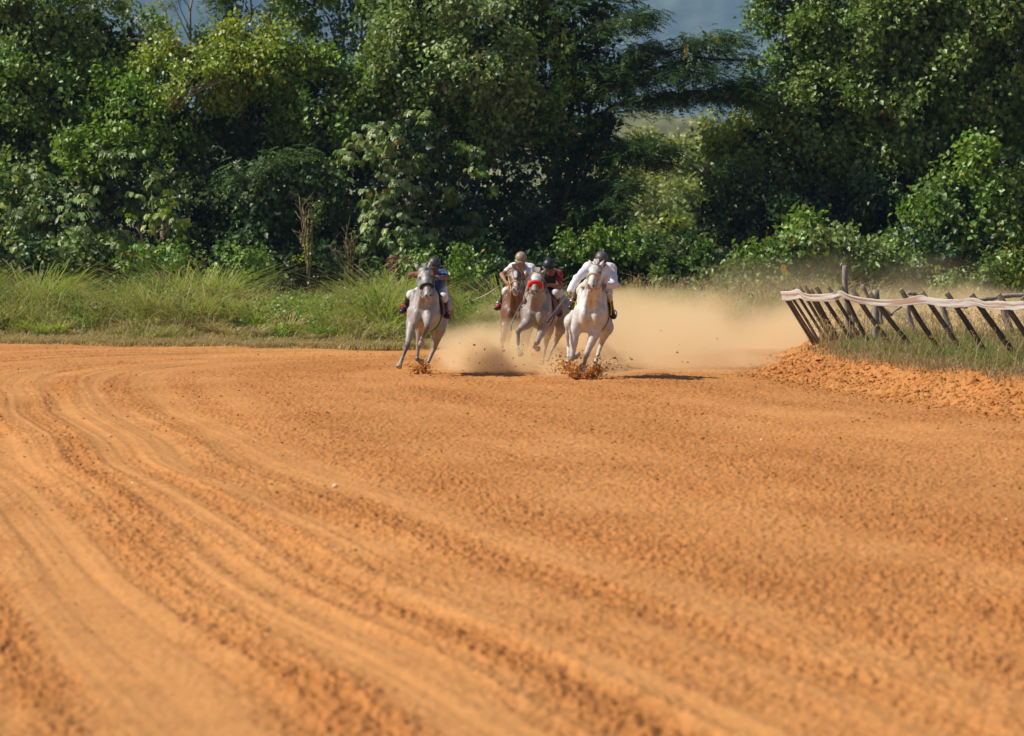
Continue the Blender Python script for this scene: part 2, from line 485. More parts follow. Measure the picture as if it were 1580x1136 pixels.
def sprigs(L, C, O, kind, size, gcol, yel=0.0):
    """C sprig centres, O outward directions"""
    base, var = GREENS[gcol]
    n = len(C)
    sc = np.asarray(base)[None] * rng.uniform(1 - var, 1 + var, (n, 1)) * np.stack([rng.uniform(.85, 1.2, n), np.ones(n), rng.uniform(.75, 1.2, n)], -1)
    if kind == 'broad':
        m = 22; per = np.repeat(np.arange(n), m)
        R = rng.normal(size=(n * m, 3)) * 0.16 * size / 0.13
        B = C[per] + R + O[per] * rng.uniform(-.1, .15, (n * m, 1))
        D = O[per] * 0.5 + rng.normal(size=(n * m, 3)) * 0.7 + np.array([0, 0, -0.55])
        sn = unit(O * .8 + rng.normal(size=(n, 3)) * .55 + np.array([0, -.1, .55]))
        N = sn[per] + rng.normal(size=(n * m, 3)) * 0.34
        l = size * 1.2 * rng.uniform(.6, 1.3, n * m)
        col = sc[per] * rng.uniform(.75, 1.3, (n * m, 1))
        y = rng.random(n * m) < 0.004 + yel
        col[y] = np.array([0.42, 0.26, 0.02]) * rng.uniform(.6, 1.1, (y.sum(), 1))
        L.add(B, D, N, l, l * 0.36, col)
    elif kind == 'pinnate':
        f = 4; h = 13
        fd = unit(np.repeat(O, f, 0) * np.array([1, 1, .35]) * 0.8 + rng.normal(size=(n * f, 3)) * np.array([.8, .6, .22]) + np.array([0, 0, -0.12]))
        fl = size * 4.6 * rng.uniform(.6, 1.2, n * f)
        fb = np.repeat(C, f, 0) + rng.normal(size=(n * f, 3)) * 0.1
        side = unit(np.cross(fd, np.array([0, 0, 1.])))
        up = unit(np.cross(side, fd))
        per = np.repeat(np.arange(n * f), h)
        t = np.tile((np.arange(h) // 2 + 1) / (h // 2 + 1), n * f)
        sg = np.tile(np.where(np.arange(h) % 2 == 0, 1., -1.), n * f)
        B = fb[per] + fd[per] * (fl[per] * t)[:, None] - np.array([0, 0, 1.]) * ((t ** 2) * fl[per] * 0.35)[:, None]
        D = side[per] * sg[:, None] + fd[per] * 0.5 - np.array([0, 0, .25]) + rng.normal(size=(len(per), 3)) * 0.12
        l = size * rng.uniform(.8, 1.2, len(per)) * (1.1 - 0.5 * np.abs(t - .5))
        col = np.repeat(sc, f, 0)[per] * rng.uniform(.8, 1.25, (len(per), 1))
        y = np.repeat(rng.random(n * f) < yel * 2.5, h)
        col[y] = np.array([0.36, 0.24, 0.02])
        L.add(B, D, up[per] + rng.normal(size=(len(per), 3)) * 0.2, l, l * 0.24, col, 0.1)
    elif kind == 'large':
        f = 5; h = 7     # rosettes of big drooping lobed leaves
        per = np.repeat(np.arange(n * f), h)
        a = rng.uniform(0, 6.28, n * f)
        ld = unit(np.stack([np.cos(a), np.sin(a) * .8 - .2, rng.uniform(-.5, .3, n * f)], -1) + np.repeat(O, f, 0) * .5)
        lb = np.repeat(C, f, 0) + ld * size * rng.uniform(.4, 1.3, (n * f, 1))
        side = unit(np.cross(ld, np.array([0, 0, 1.])))
        ang = np.tile(np.linspace(-1.5, 1.5, h), n * f)
        ax = unit(ld * .6 + np.array([0, 0, -0.9]))
        D = ax[per] * np.cos(ang)[:, None] + side[per] * np.sin(ang)[:, None]
        l = size * np.tile(1.25 - 0.35 * np.abs(np.linspace(-1.5, 1.5, h)), n * f) * np.repeat(rng.uniform(.6, 1.1, n * f), h)
        nn = unit(ld + np.array([0, -0.2, .7]) + rng.normal(size=ld.shape) * .3)
        col = (np.repeat(sc, f, 0) * rng.uniform(.75, 1.3, (n * f, 1)))[per] * rng.uniform(.9, 1.1, (len(per), 1))
        y = np.repeat(rng.random(n * f) < yel * 2, h)
        col[y] = np.array([0.40, 0.27, 0.03])
        L.add(lb[per], D, nn[per], l, l * 0.2, col, 0.15)

def lobe_fill(L, c, r, kind, size, g, dens, yel=0.0, front=0.72, lump=0.18, inner=0.35):
    """sprigs over an uneven ellipsoid"""
    rx, ry, rz = r
    area = math.pi * rx * rz * 2.2
    n = max(6, int(area * dens))
    big = max(rx, rz) > .55
    if big:         # foliage gathers in tufts at the branch ends, with shaded hollows between them
        nc = max(4, n // 9)
        dc = sph(nc, front)
        pick = rng.integers(0, nc, n)
        d = unit(dc[pick] + rng.normal(size=(n, 3)) * (.22 / max(rx, rz, .4)) * 1.15)
        ext = rng.uniform(.84, 1.16, nc)[pick]
    else:
        d = sph(n, front); ext = 1.0
    q = 1 + lump * 2.2 * noise3(d * 2.1 + np.asarray(c) * 1.7) + lump * noise3(d * 5 + np.asarray(c))
    dep = np.where(rng.random(n) < inner * .6, rng.uniform(.45, .85, n), rng.uniform(.92, 1.05, n) * ext)
    C = np.asarray(c) + d * np.array([rx, ry, rz]) * (q * dep)[:, None]
    ok = noise3(C * 1.1 + 50) > -0.42
    C, d = C[ok], d[ok]
    ok = C[:, 2] > 0.1
    sprigs(L, C[ok], unit(d[ok] + np.array([0, 0, .35])), kind, size, g, yel)

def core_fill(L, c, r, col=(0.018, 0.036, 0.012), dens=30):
    """inner foliage, shade put into its dark leaf colour: larger leaves deeper in the crown"""
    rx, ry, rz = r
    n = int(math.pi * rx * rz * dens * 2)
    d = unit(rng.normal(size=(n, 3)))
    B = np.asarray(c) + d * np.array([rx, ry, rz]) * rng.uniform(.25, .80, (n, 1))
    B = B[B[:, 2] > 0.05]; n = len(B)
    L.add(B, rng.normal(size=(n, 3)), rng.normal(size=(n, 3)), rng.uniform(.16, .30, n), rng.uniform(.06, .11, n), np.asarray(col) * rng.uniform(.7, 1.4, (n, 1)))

def limb(G, a, b, r0, r1, n=7, sag=0.12, col=(0.16, 0.12, 0.085)):
    a = np.asarray(a, float); b = np.asarray(b, float)
    t = np.linspace(0, 1, n)[:, None]
    p = a + (b - a) * t
    ln = np.linalg.norm(b - a)
    p += rng.normal(size=(n, 3)) * 0.03 * ln * np.sin(t * np.pi)
    p[:, 2] += (np.sin(t * np.pi) * sag * ln)[:, 0]
    G.tube(p, np.linspace(r0, r1, n), 7, col=np.asarray(col) * rng.uniform(.8, 1.2), jit=0.08)
    return p

def tree(name, label, cat, base, lobes, Y, group=None, trunk_r=0.16, bark=(0.15, 0.115, 0.08), extra=None, core=True, twigs=0):
    """lobes: (px, py, rx_px, rz_px, dY, leaf kind, leaf size, green, density[, yellow])"""
    bx = P(base, HOR + 60, Y)[0]
    root = np.array([bx, Y, float(gz(bx, Y))])
    T = thing(name, root, label, cat, group)
    L = Leaves(); G = Geo()
    s = Y / FPX
    tops = []
    for lb in lobes:
        px, py, rx, rz, dy, kind, size, g, dens = lb[:9]
        yel = lb[9] if len(lb) > 9 else 0.0
        yy = Y + dy
        c = P(px, py, yy)
        R = (rx * s, max(rx, rz) * s * 0.75, rz * s)
        thin = rz < 0.45 * rx
        lobe_fill(L, c, R, kind, size, g, dens, yel, inner=0.35)
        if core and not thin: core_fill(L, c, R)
        tops.append((c, R))
    ctr = np.mean([t[0] for t in tops], 0)
    fork = root + np.array([(ctr[0] - root[0]) * .35, 0.3, max(0.5, (ctr[2] - root[2]) * .45)])
    pts = limb(G, root - np.array([0, 0, .15]), fork, trunk_r, trunk_r * .75, 6, 0.0, bark)
    for c, R in tops:
        e = c + np.array([0, 0, -R[2] * .2])
        p = limb(G, fork + rng.normal(size=3) * .04, e, trunk_r * .45, 0.03, 7, 0.06, bark)
        for j in range(2 + twigs):
            d = sph(1, .8)[0]
            limb(G, p[-3 + (j % 3)], c + d * np.array(R) * rng.uniform(.7, .98), 0.022, 0.008, 5, .05, bark)
    if extra: extra(G, L)
    G.build('trunk', M_BARK, T)
    L.build('crown', T)
    return T

# ---- woods behind, so that no light comes through under the crowns
def woods():
    L = Leaves()
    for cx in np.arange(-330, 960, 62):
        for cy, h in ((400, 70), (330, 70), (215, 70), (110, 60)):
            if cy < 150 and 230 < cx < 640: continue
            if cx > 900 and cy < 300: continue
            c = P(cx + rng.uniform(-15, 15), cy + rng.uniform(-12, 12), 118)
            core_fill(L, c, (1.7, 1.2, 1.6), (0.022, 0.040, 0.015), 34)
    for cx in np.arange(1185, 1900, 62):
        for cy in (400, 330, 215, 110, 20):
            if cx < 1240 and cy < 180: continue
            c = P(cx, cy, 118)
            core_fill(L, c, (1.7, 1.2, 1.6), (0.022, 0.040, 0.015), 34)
    o = L.build('woods', None)
    tag(o, kind='stuff')
woods()

def undergrowth():
    L = Leaves()
    for i in range(120):
        px = rng.uniform(-250, 1850); Y = rng.uniform(95, 104)
        g = rng.choice(['dark', 'mid', 'dark', 'blue'])
        c = P(px, rng.uniform(405, 440), Y)
        lobe_fill(L, c, (1.2, .8, rng.uniform(.5, .9)), 'broad', .14, g, 7, inner=.4)
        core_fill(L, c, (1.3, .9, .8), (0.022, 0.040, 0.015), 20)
    o = L.build('undergrowth', None)
    tag(o, kind='stuff')
undergrowth()

# ---- trees of the wood edge, left to right
tree('tree', 'tall vine-draped tree at the far left edge of the wood, taller than the frame', 'tree', 30,
     [(40, 30, 120, 80, 0, 'broad', .14, 'olive', 20), (-80, 60, 110, 110, 1, 'broad', .14, 'mid', 14), (150, 70, 100, 70, 1, 'broad', .13, 'olive', 20),
      (60, 160, 120, 70, -1, 'broad', .14, 'mid', 20, .003), (170, 150, 80, 60, 0, 'broad', .13, 'lime', 16), (-60, 220, 110, 90, 0, 'broad', .14, 'mid', 14),
      (20, 250, 90, 60, -1.2, 'broad', .14, 'mid', 18)], 101, 'trees along the edge of the wood', .22)
tree('tree', 'rounded tree with a sunlit yellow-green top and bare dead branches in its hollow', 'tree', 300,
     [(300, 115, 95, 48, -.5, 'broad', .12, 'lime', 24, .004), (215, 175, 90, 60, -.5, 'broad', .13, 'fresh', 18), (400, 90, 95, 45, 0, 'broad', .12, 'lime', 24, .006),
      (470, 125, 80, 55, 0, 'broad', .13, 'fresh', 22, .004), (330, 190, 70, 45, .8, 'broad', .13, 'dark', 14), (410, 160, 80, 55, .6, 'pinnate', .10, 'dark', 9),
      (500, 200, 80, 60, -.4, 'broad', .13, 'mid', 20, .004), (250, 250, 80, 50, .4, 'broad', .13, 'mid', 16), (440, 240, 90, 50, .2, 'broad', .13, 'dark', 16, .004),
      (350, 270, 80, 45, .6, 'broad', .13, 'dark', 12)], 100, 'trees along the edge of the wood', .2,
     extra=lambda G, L: [limb(G, P(246 + rng.uniform(-8, 30), 168 + rng.uniform(-8, 8), 98.6), P(265 + i * 11, 95 + rng.uniform(0, 50), 98.2), .028, .01, 6, .03, (.36, .26, .17)) for i in range(9)])
tree('tree', 'low spreading tree with pale broad leaves hanging over the tall grass on the left', 'tree', 120,
     [(120, 320, 100, 55, -.6, 'large', .17, 'pale', 8), (40, 345, 80, 60, 0, 'broad', .15, 'pale', 20), (200, 285, 90, 45, -.8, 'large', .17, 'mid', 8),
      (90, 385, 95, 40, -.8, 'broad', .15, 'pale', 18), (170, 240, 70, 40, -.5, 'broad', .14, 'fresh', 16), (-70, 350, 90, 90, 0, 'broad', .14, 'mid', 14)],
     97, 'trees along the edge of the wood', .15)
tree('tree', 'dark leafy tree between the pale spreading tree and the two dead shrubs', 'tree', 400,
     [(390, 310, 95, 50, 0, 'broad', .15, 'blue', 18), (310, 340, 70, 60, .3, 'broad', .14, 'dark', 14), (470, 300, 80, 55, -.3, 'broad', .14, 'blue', 20, .003),
      (340, 395, 90, 45, 0, 'broad', .14, 'dark', 16), (440, 370, 90, 50, .3, 'broad', .14, 'dark', 12), (520, 350, 60, 60, .2, 'broad', .14, 'dark', 14),
      (420, 255, 80, 35, -.6, 'pinnate', .11, 'blue', 8)],
     98.5, 'trees along the edge of the wood', .15)
for bx_, lab, lbs in (
    (262, 'thin feathery pale tree against the blue hill at the top left', [(255, 12, 60, 32, 0, 'pinnate', .08, 'lime', 5), (215, 40, 30, 22, 0, 'pinnate', .08, 'fresh', 4), (300, -25, 70, 30, 0, 'pinnate', .08, 'fresh', 5)]),
    (410, 'thin open tree rising behind the rounded tree with the sunlit top', [(350, 15, 60, 22, 0, 'pinnate', .10, 'blue', 6), (420, 22, 60, 30, 0, 'broad', .13, 'mid', 12), (385, -25, 90, 25, 0, 'broad', .13, 'blue', 12), (345, 60, 45, 30, 0, 'broad', .12, 'mid', 14)]),
    (528, 'slender bare-trunked tree standing in the gap left of the tall vine-covered tree', [(505, 20, 45, 30, 0, 'broad', .13, 'mid', 9), (560, 18, 45, 34, 0, 'broad', .13, 'blue', 11), (525, -25, 90, 28, 0, 'broad', .13, 'mid', 12), (500, 62, 38, 26, 0, 'broad', .13, 'blue', 8), (560, 66, 35, 26, 0, 'broad', .13, 'olive', 8)])):
    tree('tree', lab, 'tree', bx_, lbs, 112, 'trees along the edge of the wood', .13, (.24, .19, .14), core=False, twigs=2)
tree('tree', 'tall tree smothered in sunlit vines left of the dark layered tree', 'tree', 660,
     [(700, 20, 110, 70, 0, 'broad', .14, 'pale', 22), (630, 110, 80, 60, -.3, 'broad', .13, 'olive', 22, .008), (740, 110, 90, 65, -.6, 'broad', .13, 'pale', 24, .004),
      (570, 160, 65, 60, 0, 'broad', .13, 'mid', 22, .012), (680, 170, 80, 50, -.5, 'pinnate', .10, 'fresh', 9), (800, 60, 80, 80, 0, 'broad', .13, 'olive', 20),
      (560, 250, 60, 60, .4, 'broad', .14, 'dark', 16), (800, 160, 80, 60, -.3, 'broad', .13, 'pale', 20, .01), (740, 200, 70, 40, 0, 'broad', .14, 'mid', 18), (620, 40, 60, 50, .6, 'broad', .13, 'mid', 18)],
     100, 'trees along the edge of the wood', .24)
tree('tree', 'small tree with big drooping pale leaves and yellowing ones, in front of the vines', 'tree', 650,
     [(640, 215, 75, 40, -.3, 'large', .17, 'pale', 12, .02), (600, 270, 55, 45, -.2, 'large', .17, 'pale', 12, .05), (680, 275, 65, 45, 0, 'large', .17, 'mid', 12, .02),
      (625, 340, 60, 45, -.2, 'large', .17, 'pale', 12), (700, 330, 45, 40, .4, 'large', .20, 'blue', 6), (580, 350, 40, 40, .2, 'large', .2, 'mid', 7), (655, 385, 45, 25, 0, 'broad', .14, 'mid', 14)],
     96.5, 'trees along the edge of the wood', .11)
def layered(G, L):
    # flat sprays of fern-like foliage carried on long level limbs that reach to the right
    specs = [((900, 150), (1010, 72), 14, 70), ((930, 140), (1105, 112), 16, 90), ((940, 170), (1160, 150), 15, 100), ((930, 120), (1090, 62), 13, 60),
             ((1000, 110), (1165, 92), 12, 50), ((1060, 70), (1150, 62), 12, 40), ((1080, 150), (1175, 128), 12, 50), ((900, 60), (1000, 22), 14, 60),
             ((920, 225), (1045, 232), 9, 40), ((910, 245), (1030, 252), 8, 40), ((900, 290), (975, 284), 10, 30), ((880, 330), (960, 318), 12, 40)]
    for (a, b, th, n) in specs:
        A = P(a[0], a[1], 99.2); B = P(b[0], b[1], 98.2 + rng.uniform(-.6, .8))
        p = limb(G, A, B, .06, .015, 8, .06, (.11, .09, .075))
        t = rng.uniform(.12, 1.03, int(n * (1.5 if b[1] < 140 else 2.2)))[:, None]
        C = A + (B - A) * t
        C[:, 2] += (np.sin(np.clip(t[:, 0], 0, 1) * np.pi) * .06 * np.linalg.norm(B - A))
        C += rng.normal(size=C.shape) * np.array([.22, .45, th * .0075])
        O = unit(np.array([[.7, 0, .15]]) + rng.normal(size=C.shape) * np.array([.8, .8, .2]))
        sprigs(L, C, O, 'pinnate', .095, 'dark', .004)
tree('tree', 'large dark tree with flat layered feathery branches reaching right across the gap', 'tree', 850,
     [(900, 40, 85, 75, 0, 'pinnate', .10, 'dark', 11, .002), (860, 150, 75, 60, 0, 'broad', .13, 'mid', 16, .012), (920, 130, 60, 70, .4, 'pinnate', .10, 'dark', 12, .002),
      (870, 230, 90, 60, .2, 'pinnate', .10, 'dark', 11, .004), (890, 300, 70, 55, .3, 'pinnate', .10, 'dark', 10, .004), (770, 290, 80, 55, .2, 'pinnate', .10, 'dark', 10),
      (760, 370, 90, 50, .6, 'broad', .13, 'dark', 8), (850, 360, 80, 50, .6, 'broad', .13, 'dark', 8), (930, 200, 35, 50, .2, 'pinnate', .09, 'dark', 9), (800, 410, 110, 30, 1.0, 'broad', .13, 'dark', 6),
      (940, 260, 22, 12, -.4, 'broad', .12, 'pale', 16), (880, 275, 14, 12, -1.6, 'broad', .12, 'pale', 16)],
     100, 'trees along the edge of the wood', .26, (.10, .08, .065), extra=layered)
tree('tree', 'huge broad tree with dull hanging foliage filling the upper right behind the fence', 'tree', 1400,
     [(1240, 20, 75, 55, 0, 'broad', .13, 'mid', 20), (1330, 50, 95, 80, -.3, 'broad', .15, 'olive', 22, .003), (1450, 30, 100, 80, 0, 'broad', .15, 'olive', 22), (1560, 60, 95, 90, .2, 'broad', .15, 'olive', 20),
      (1235, 95, 62, 50, -.2, 'broad', .13, 'mid', 22, .003), (1260, 170, 85, 60, -.6, 'broad', .14, 'olive', 24, .006), (1380, 150, 95, 65, -.6, 'broad', .15, 'olive', 24, .003), (1490, 150, 90, 70, -.2, 'broad', .15, 'mid', 20),
      (1170, 215, 62, 40, -.4, 'broad', .14, 'lime', 20, .008), (1210, 265, 90, 50, -.5, 'broad', .14, 'olive', 22, .006), (1330, 250, 90, 55, -.4, 'broad', .15, 'olive', 20), (1440, 250, 80, 60, .3, 'broad', .15, 'mid', 16),
      (1570, 180, 80, 70, .2, 'broad', .15, 'mid', 18), (1700, 120, 110, 120, 1, 'broad', .15, 'olive', 10), (1650, 260, 90, 80, .5, 'broad', .15, 'mid', 10)],
     101, 'trees along the edge of the wood', .34, (.13, .10, .075))
tree('tree', 'dense dark green tree below the huge tree, right of the gap in the wood', 'tree', 1150,
     [(1150, 300, 65, 30, 0, 'broad', .13, 'blue', 18), (1110, 335, 60, 35, 0, 'broad', .13, 'dark', 16), (1190, 330, 80, 45, .2, 'broad', .13, 'dark', 16), (1270, 320, 80, 50, .2, 'broad', .13, 'dark', 12),
      (1140, 385, 80, 35, .6, 'broad', .13, 'dark', 8), (1240, 385, 80, 35, .9, 'broad', .13, 'dark', 7), (1350, 330, 80, 50, .3, 'broad', .13, 'dark', 12), (1330, 385, 90, 35, .9, 'broad', .13, 'dark', 8), (1430, 350, 70, 50, .8, 'broad', .13, 'dark', 8),
      (1085, 255, 42, 13, -.8, 'pinnate', .08, 'dark', 12), (1040, 305, 42, 12, -.8, 'pinnate', .08, 'blue', 11)],
     98.8, 'trees along the edge of the wood', .18, (.10, .08, .065))
tree('tree', 'vine-covered leafy tree at the right edge of the photo, just above the dusty verge', 'tree', 1510,
     [(1545, 260, 55, 40, -.2, 'broad', .15, 'fresh', 20), (1490, 310, 65, 40, -.4, 'broad', .15, 'mid', 22), (1560, 340, 70, 50, -.2, 'broad', .15, 'mid', 20), (1450, 360, 55, 35, -.5, 'broad', .15, 'mid', 18),
      (1510, 390, 70, 25, 0, 'broad', .14, 'dark', 14), (1650, 330, 80, 70, 0, 'broad', .15, 'mid', 12), (1440, 385, 50, 25, .3, 'pinnate', .09, 'fresh', 8)],
     96.5, 'trees along the edge of the wood', .15)

# ---- shrubs in front of the wood edge
def shrub(name, label, cat, base, lobes, Y, extra=None, r=.035, bark=(.2, .15, .1), group=None, twigs=0):
    return tree(name, label, cat, base, lobes, Y, group, r, bark, extra, core=False, twigs=twigs)

tree('shrub', 'leafy bright green shrub at the foot of the dark layered tree, left of the gap', 'shrub', 930,
     [(905, 372, 40, 20, 0, 'broad', .12, 'fresh', 22), (955, 370, 45, 20, 0, 'broad', .12, 'mid', 18), (1010, 380, 40, 16, 0, 'pinnate', .09, 'mid', 12), (1060, 372, 40, 26, 0, 'broad', .12, 'dark', 16), (1010, 400, 70, 22, .2, 'broad', .12, 'mid', 16), (1085, 400, 50, 20, .3, 'broad', .12, 'dark', 14), (930, 398, 50, 18, .4, 'broad', .12, 'dark', 12)],
     95.5, 'shrubs along the wood', .06)
shrub('shrub', 'young shrub with bright compound leaves standing alone above the grass on the left', 'shrub', 253,
      [(210, 348, 26, 9, 0, 'large', .16, 'lime', 16), (262, 335, 30, 10, 0, 'large', .16, 'lime', 16), (205, 378, 32, 9, 0, 'large', .16, 'fresh', 14), (270, 372, 34, 10, 0, 'large', .16, 'lime', 12), (235, 300, 24, 7, 0, 'large', .15, 'mid', 12), (240, 395, 50, 14, 0, 'broad', .13, 'fresh', 16), (258, 318, 14, 12, 0, 'large', .15, 'lime', 14)], 92.5, group='shrubs along the wood')
def flowers(G, L, spots, col, r):
    for (x, y, Y_) in spots:
        c = P(x, y, Y_)
        n = 9
        a = np.arange(n) * 6.283 / n
        D = np.stack([np.cos(a), -0.5 + 0 * a, np.sin(a)], -1)
        L.add(np.repeat(c[None], n, 0), D, np.repeat([[0, -1., .1]], n, 0), r, r * .35, np.repeat([col], n, 0))
red = (.55, .07, .06)
shrub('flowering_shrub', 'sparse shrub with small red flowers above the grass on the left', 'flowering shrub', 290,
      [(290, 410, 45, 16, 0, 'broad', .10, 'mid', 9), (230, 400, 40, 14, 0, 'broad', .10, 'olive', 8)], 91,
      extra=lambda G, L: flowers(G, L, [(190 + 0, 394, 90), (206, 394, 90), (230, 385, 90), (246, 421, 89.5), (275, 415, 89.5), (292, 396, 90), (290, 413, 90), (303, 411, 90), (308, 431, 89), (266, 424, 89), (314, 402, 90)], red, .05), group='shrubs along the wood')
shrub('shrub', 'low pale-leaved shrub in the tall grass before the darkest leafy tree', 'shrub', 372,
      [(372, 408, 32, 18, 0, 'broad', .11, 'fresh', 30), (352, 425, 30, 14, 0, 'broad', .11, 'olive', 24), (402, 420, 32, 18, 0, 'broad', .11, 'pale', 24)], 91.5, group='shrubs along the wood')
def dead(px, w, top, n):
    def f(G, L):
        b = P(px, 432, 91.5)
        for i in range(n):
            e = P(px + rng.uniform(-w, w), top + rng.uniform(0, 45), 91.5 + rng.uniform(-.6, .6))
            p = limb(G, b, e, .03, .01, 8, .03, (.26, .19, .11))
            for j in range(4):
                k = rng.integers(3, 8)
                limb(G, p[k], p[k] + np.array([rng.uniform(-.35, .35), rng.uniform(-.2, .2), rng.uniform(.1, .5)]), .012, .005, 5, .02, (.26, .19, .11))
    return f
shrub('dead_shrub', 'taller brown half-dead shrub with twiggy stems, left of the other', 'shrub', 478,
      [(482, 330, 14, 22, 0, 'broad', .06, 'olive', 14), (472, 380, 16, 20, 0, 'broad', .06, 'lime', 10)], 91.5, extra=dead(475, 16, 300, 5), group='half-dead shrubs')
shrub('dead_shrub', 'shorter spreading half-dead shrub with forked stems, nearer the riders', 'shrub', 540,
      [(545, 370, 30, 16, 0, 'broad', .06, 'olive', 12), (525, 385, 22, 14, 0, 'broad', .06, 'olive', 8)], 91.5, extra=dead(540, 34, 355, 7), group='half-dead shrubs')
shrub('shrub', 'leafy bright shrub directly behind the rider in blue', 'shrub', 690,
      [(690, 398, 42, 20, 0, 'broad', .10, 'fresh', 24), (650, 405, 30, 16, 0, 'broad', .1, 'olive', 14), (720, 410, 40, 14, 0, 'broad', .1, 'fresh', 18)], 90.5, group='shrubs along the wood')
def tangle(G, L):
    for i in range(46):
        a = P(rng.uniform(592, 655), rng.uniform(395, 428), 91 + rng.uniform(-.4, .4))
        b = P(rng.uniform(592, 655), rng.uniform(392, 426), 91 + rng.uniform(-.4, .4))
        limb(G, a, b, .022, .008, 6, .1, (.25, .13, .08))
shrub('brush_pile', 'tangle of reddish dead branches left of the rider in blue', 'brush pile', 622, [(615, 420, 30, 8, 0, 'broad', .08, 'olive', 7)], 91, extra=tangle)
def arc_vine(G, L):
    pts = curve_pts([P(1125, 438, 91.5), P(1160, 412, 91.5), P(1205, 392, 91.8), P(1228, 372, 92), P(1248, 342, 92)], 20)
    G.tube(pts, .03, 6, (.2, .15, .1))
    C = np.repeat(pts[5:], 9, 0) + rng.normal(size=(15 * 9, 3)) * .13
    sprigs(L, C, unit(rng.normal(size=C.shape) + [0, -.4, .3]), 'broad', .13, 'fresh')
    flowers(G, L, [(1209, 412, 90.2), (1211, 420, 90.2), (1208, 415, 90.2)], (.75, .50, .02), .09)
tree('shrub', 'sprawling vine bush with two yellow blooms behind the left end of the fence', 'shrub', 1215,
     [(1200, 405, 45, 18, 0, 'broad', .13, 'olive', 26), (1250, 388, 45, 20, 0, 'broad', .13, 'pale', 28), (1285, 372, 26, 16, 0, 'broad', .13, 'pale', 26), (1165, 428, 42, 15, 0, 'broad', .12, 'olive', 20)], 91.5,
     'shrubs along the wood', .05, extra=arc_vine)
tree('shrub', 'rounded dusty pale bush above the tall weathered fence post', 'shrub', 1345,
     [(1330, 395, 36, 20, 0, 'broad', .12, 'pale', 28), (1372, 398, 36, 20, 0, 'broad', .12, 'pale', 28), (1345, 412, 55, 14, 0, 'broad', .11, 'olive', 18)], 91.5, 'shrubs along the wood', .05)
shrub('shrub', 'dusty yellowish bush at the right edge beyond the fence', 'shrub', 1550,
      [(1540, 418, 45, 20, 0, 'broad', .11, 'olive', 18), (1590, 410, 45, 26, 0, 'broad', .11, 'lime', 16), (1490, 425, 45, 14, 0, 'broad', .11, 'olive', 14)], 90, group='shrubs along the wood')

# ---- pale trees seen through the gap, and the wooded slope behind them
gap = [(985, 330, 60, 55, 'rounded yellow-green tree lowest in the gap between the big trees'), (1060, 290, 65, 60, 'yellow-green tree in the middle of the gap'),
       (1120, 235, 60, 50, 'taller yellowish tree at the right of the gap'), (1020, 245, 50, 40, 'far yellowish tree at the left of the gap, highest crown there')]
for i, (x, y, rx, rz, lab) in enumerate(gap):
    yy = 185 + 12 * i
    tree('tree', lab, 'tree', x, [(x, y, rx, rz, 0, 'broad', .26, 'yellow', 7), (x - 30, y + 35, rx * .8, rz * .7, -3, 'broad', .26, 'yellow', 6), (x + 25, y + 40, rx * .8, rz * .7, -2, 'broad', .26, 'lime', 5),
                                  (x + 5, y + 70, rx, 30, -2, 'broad', .26, 'yellow', 5)], yy, 'pale trees in the gap', .2, (.3, .25, .18), core=False)

M_HILL = mat_attr('hill_forest', 0.95, 0.05, noise=(0.012, 0.45), bump=(0.02, 1.0, 12.0))
def hill(name, y0, y1, prof, col, seed):
    xs = np.linspace(-1, 1, 900) * y0 * .85
    ys = np.linspace(y0, y1, 160)
    X, Yg = np.meshgrid(xs, ys)
    t = (Yg - y0) / (y1 - y0)
    Z = np.interp(X / y0, *prof) * sstep(0, 1, t) * (1 + .22 * fbm2(X / y0 * 9 + seed, Yg / y0 * 9, 4)) + y0 * .006 * fbm2(X / y0 * 60, Yg / y0 * 40, 4) * np.minimum(1, t * 8)
    idx = np.arange(X.size).reshape(X.shape)
    q = np.stack([idx[:-1, :-1], idx[:-1, 1:], idx[1:, 1:], idx[1:, :-1]], -1).reshape(-1, 4)
    n = (fbm2(X / y0 * 30 + seed, Yg / y0 * 18, 4) * .5 + .5)[..., None]
    c = np.asarray(col[0]) + (np.asarray(col[1]) - np.asarray(col[0])) * np.clip(n * 1.6 - .3, 0, 1)
    o = mk(name, np.stack([X, Yg, Z], -1), [q], M_HILL, col=c.reshape(-1, 3), smooth=True)
    tag(o, kind='structure')
hill('foothill', 420, 640, ([-.6, -.02, .03, .06, .12, .6], [17, 21, 25, 26, 21, 19]), ((.10, .12, .05), (.24, .23, .12)), 3)
hill('mountain', 3600, 5200, ([-.6, -.15, -.08, 0, .05, .12, .6], [450, 470, 445, 480, 500, 490, 450]), ((.012, .030, .020), (.13, .16, .08)), 8)

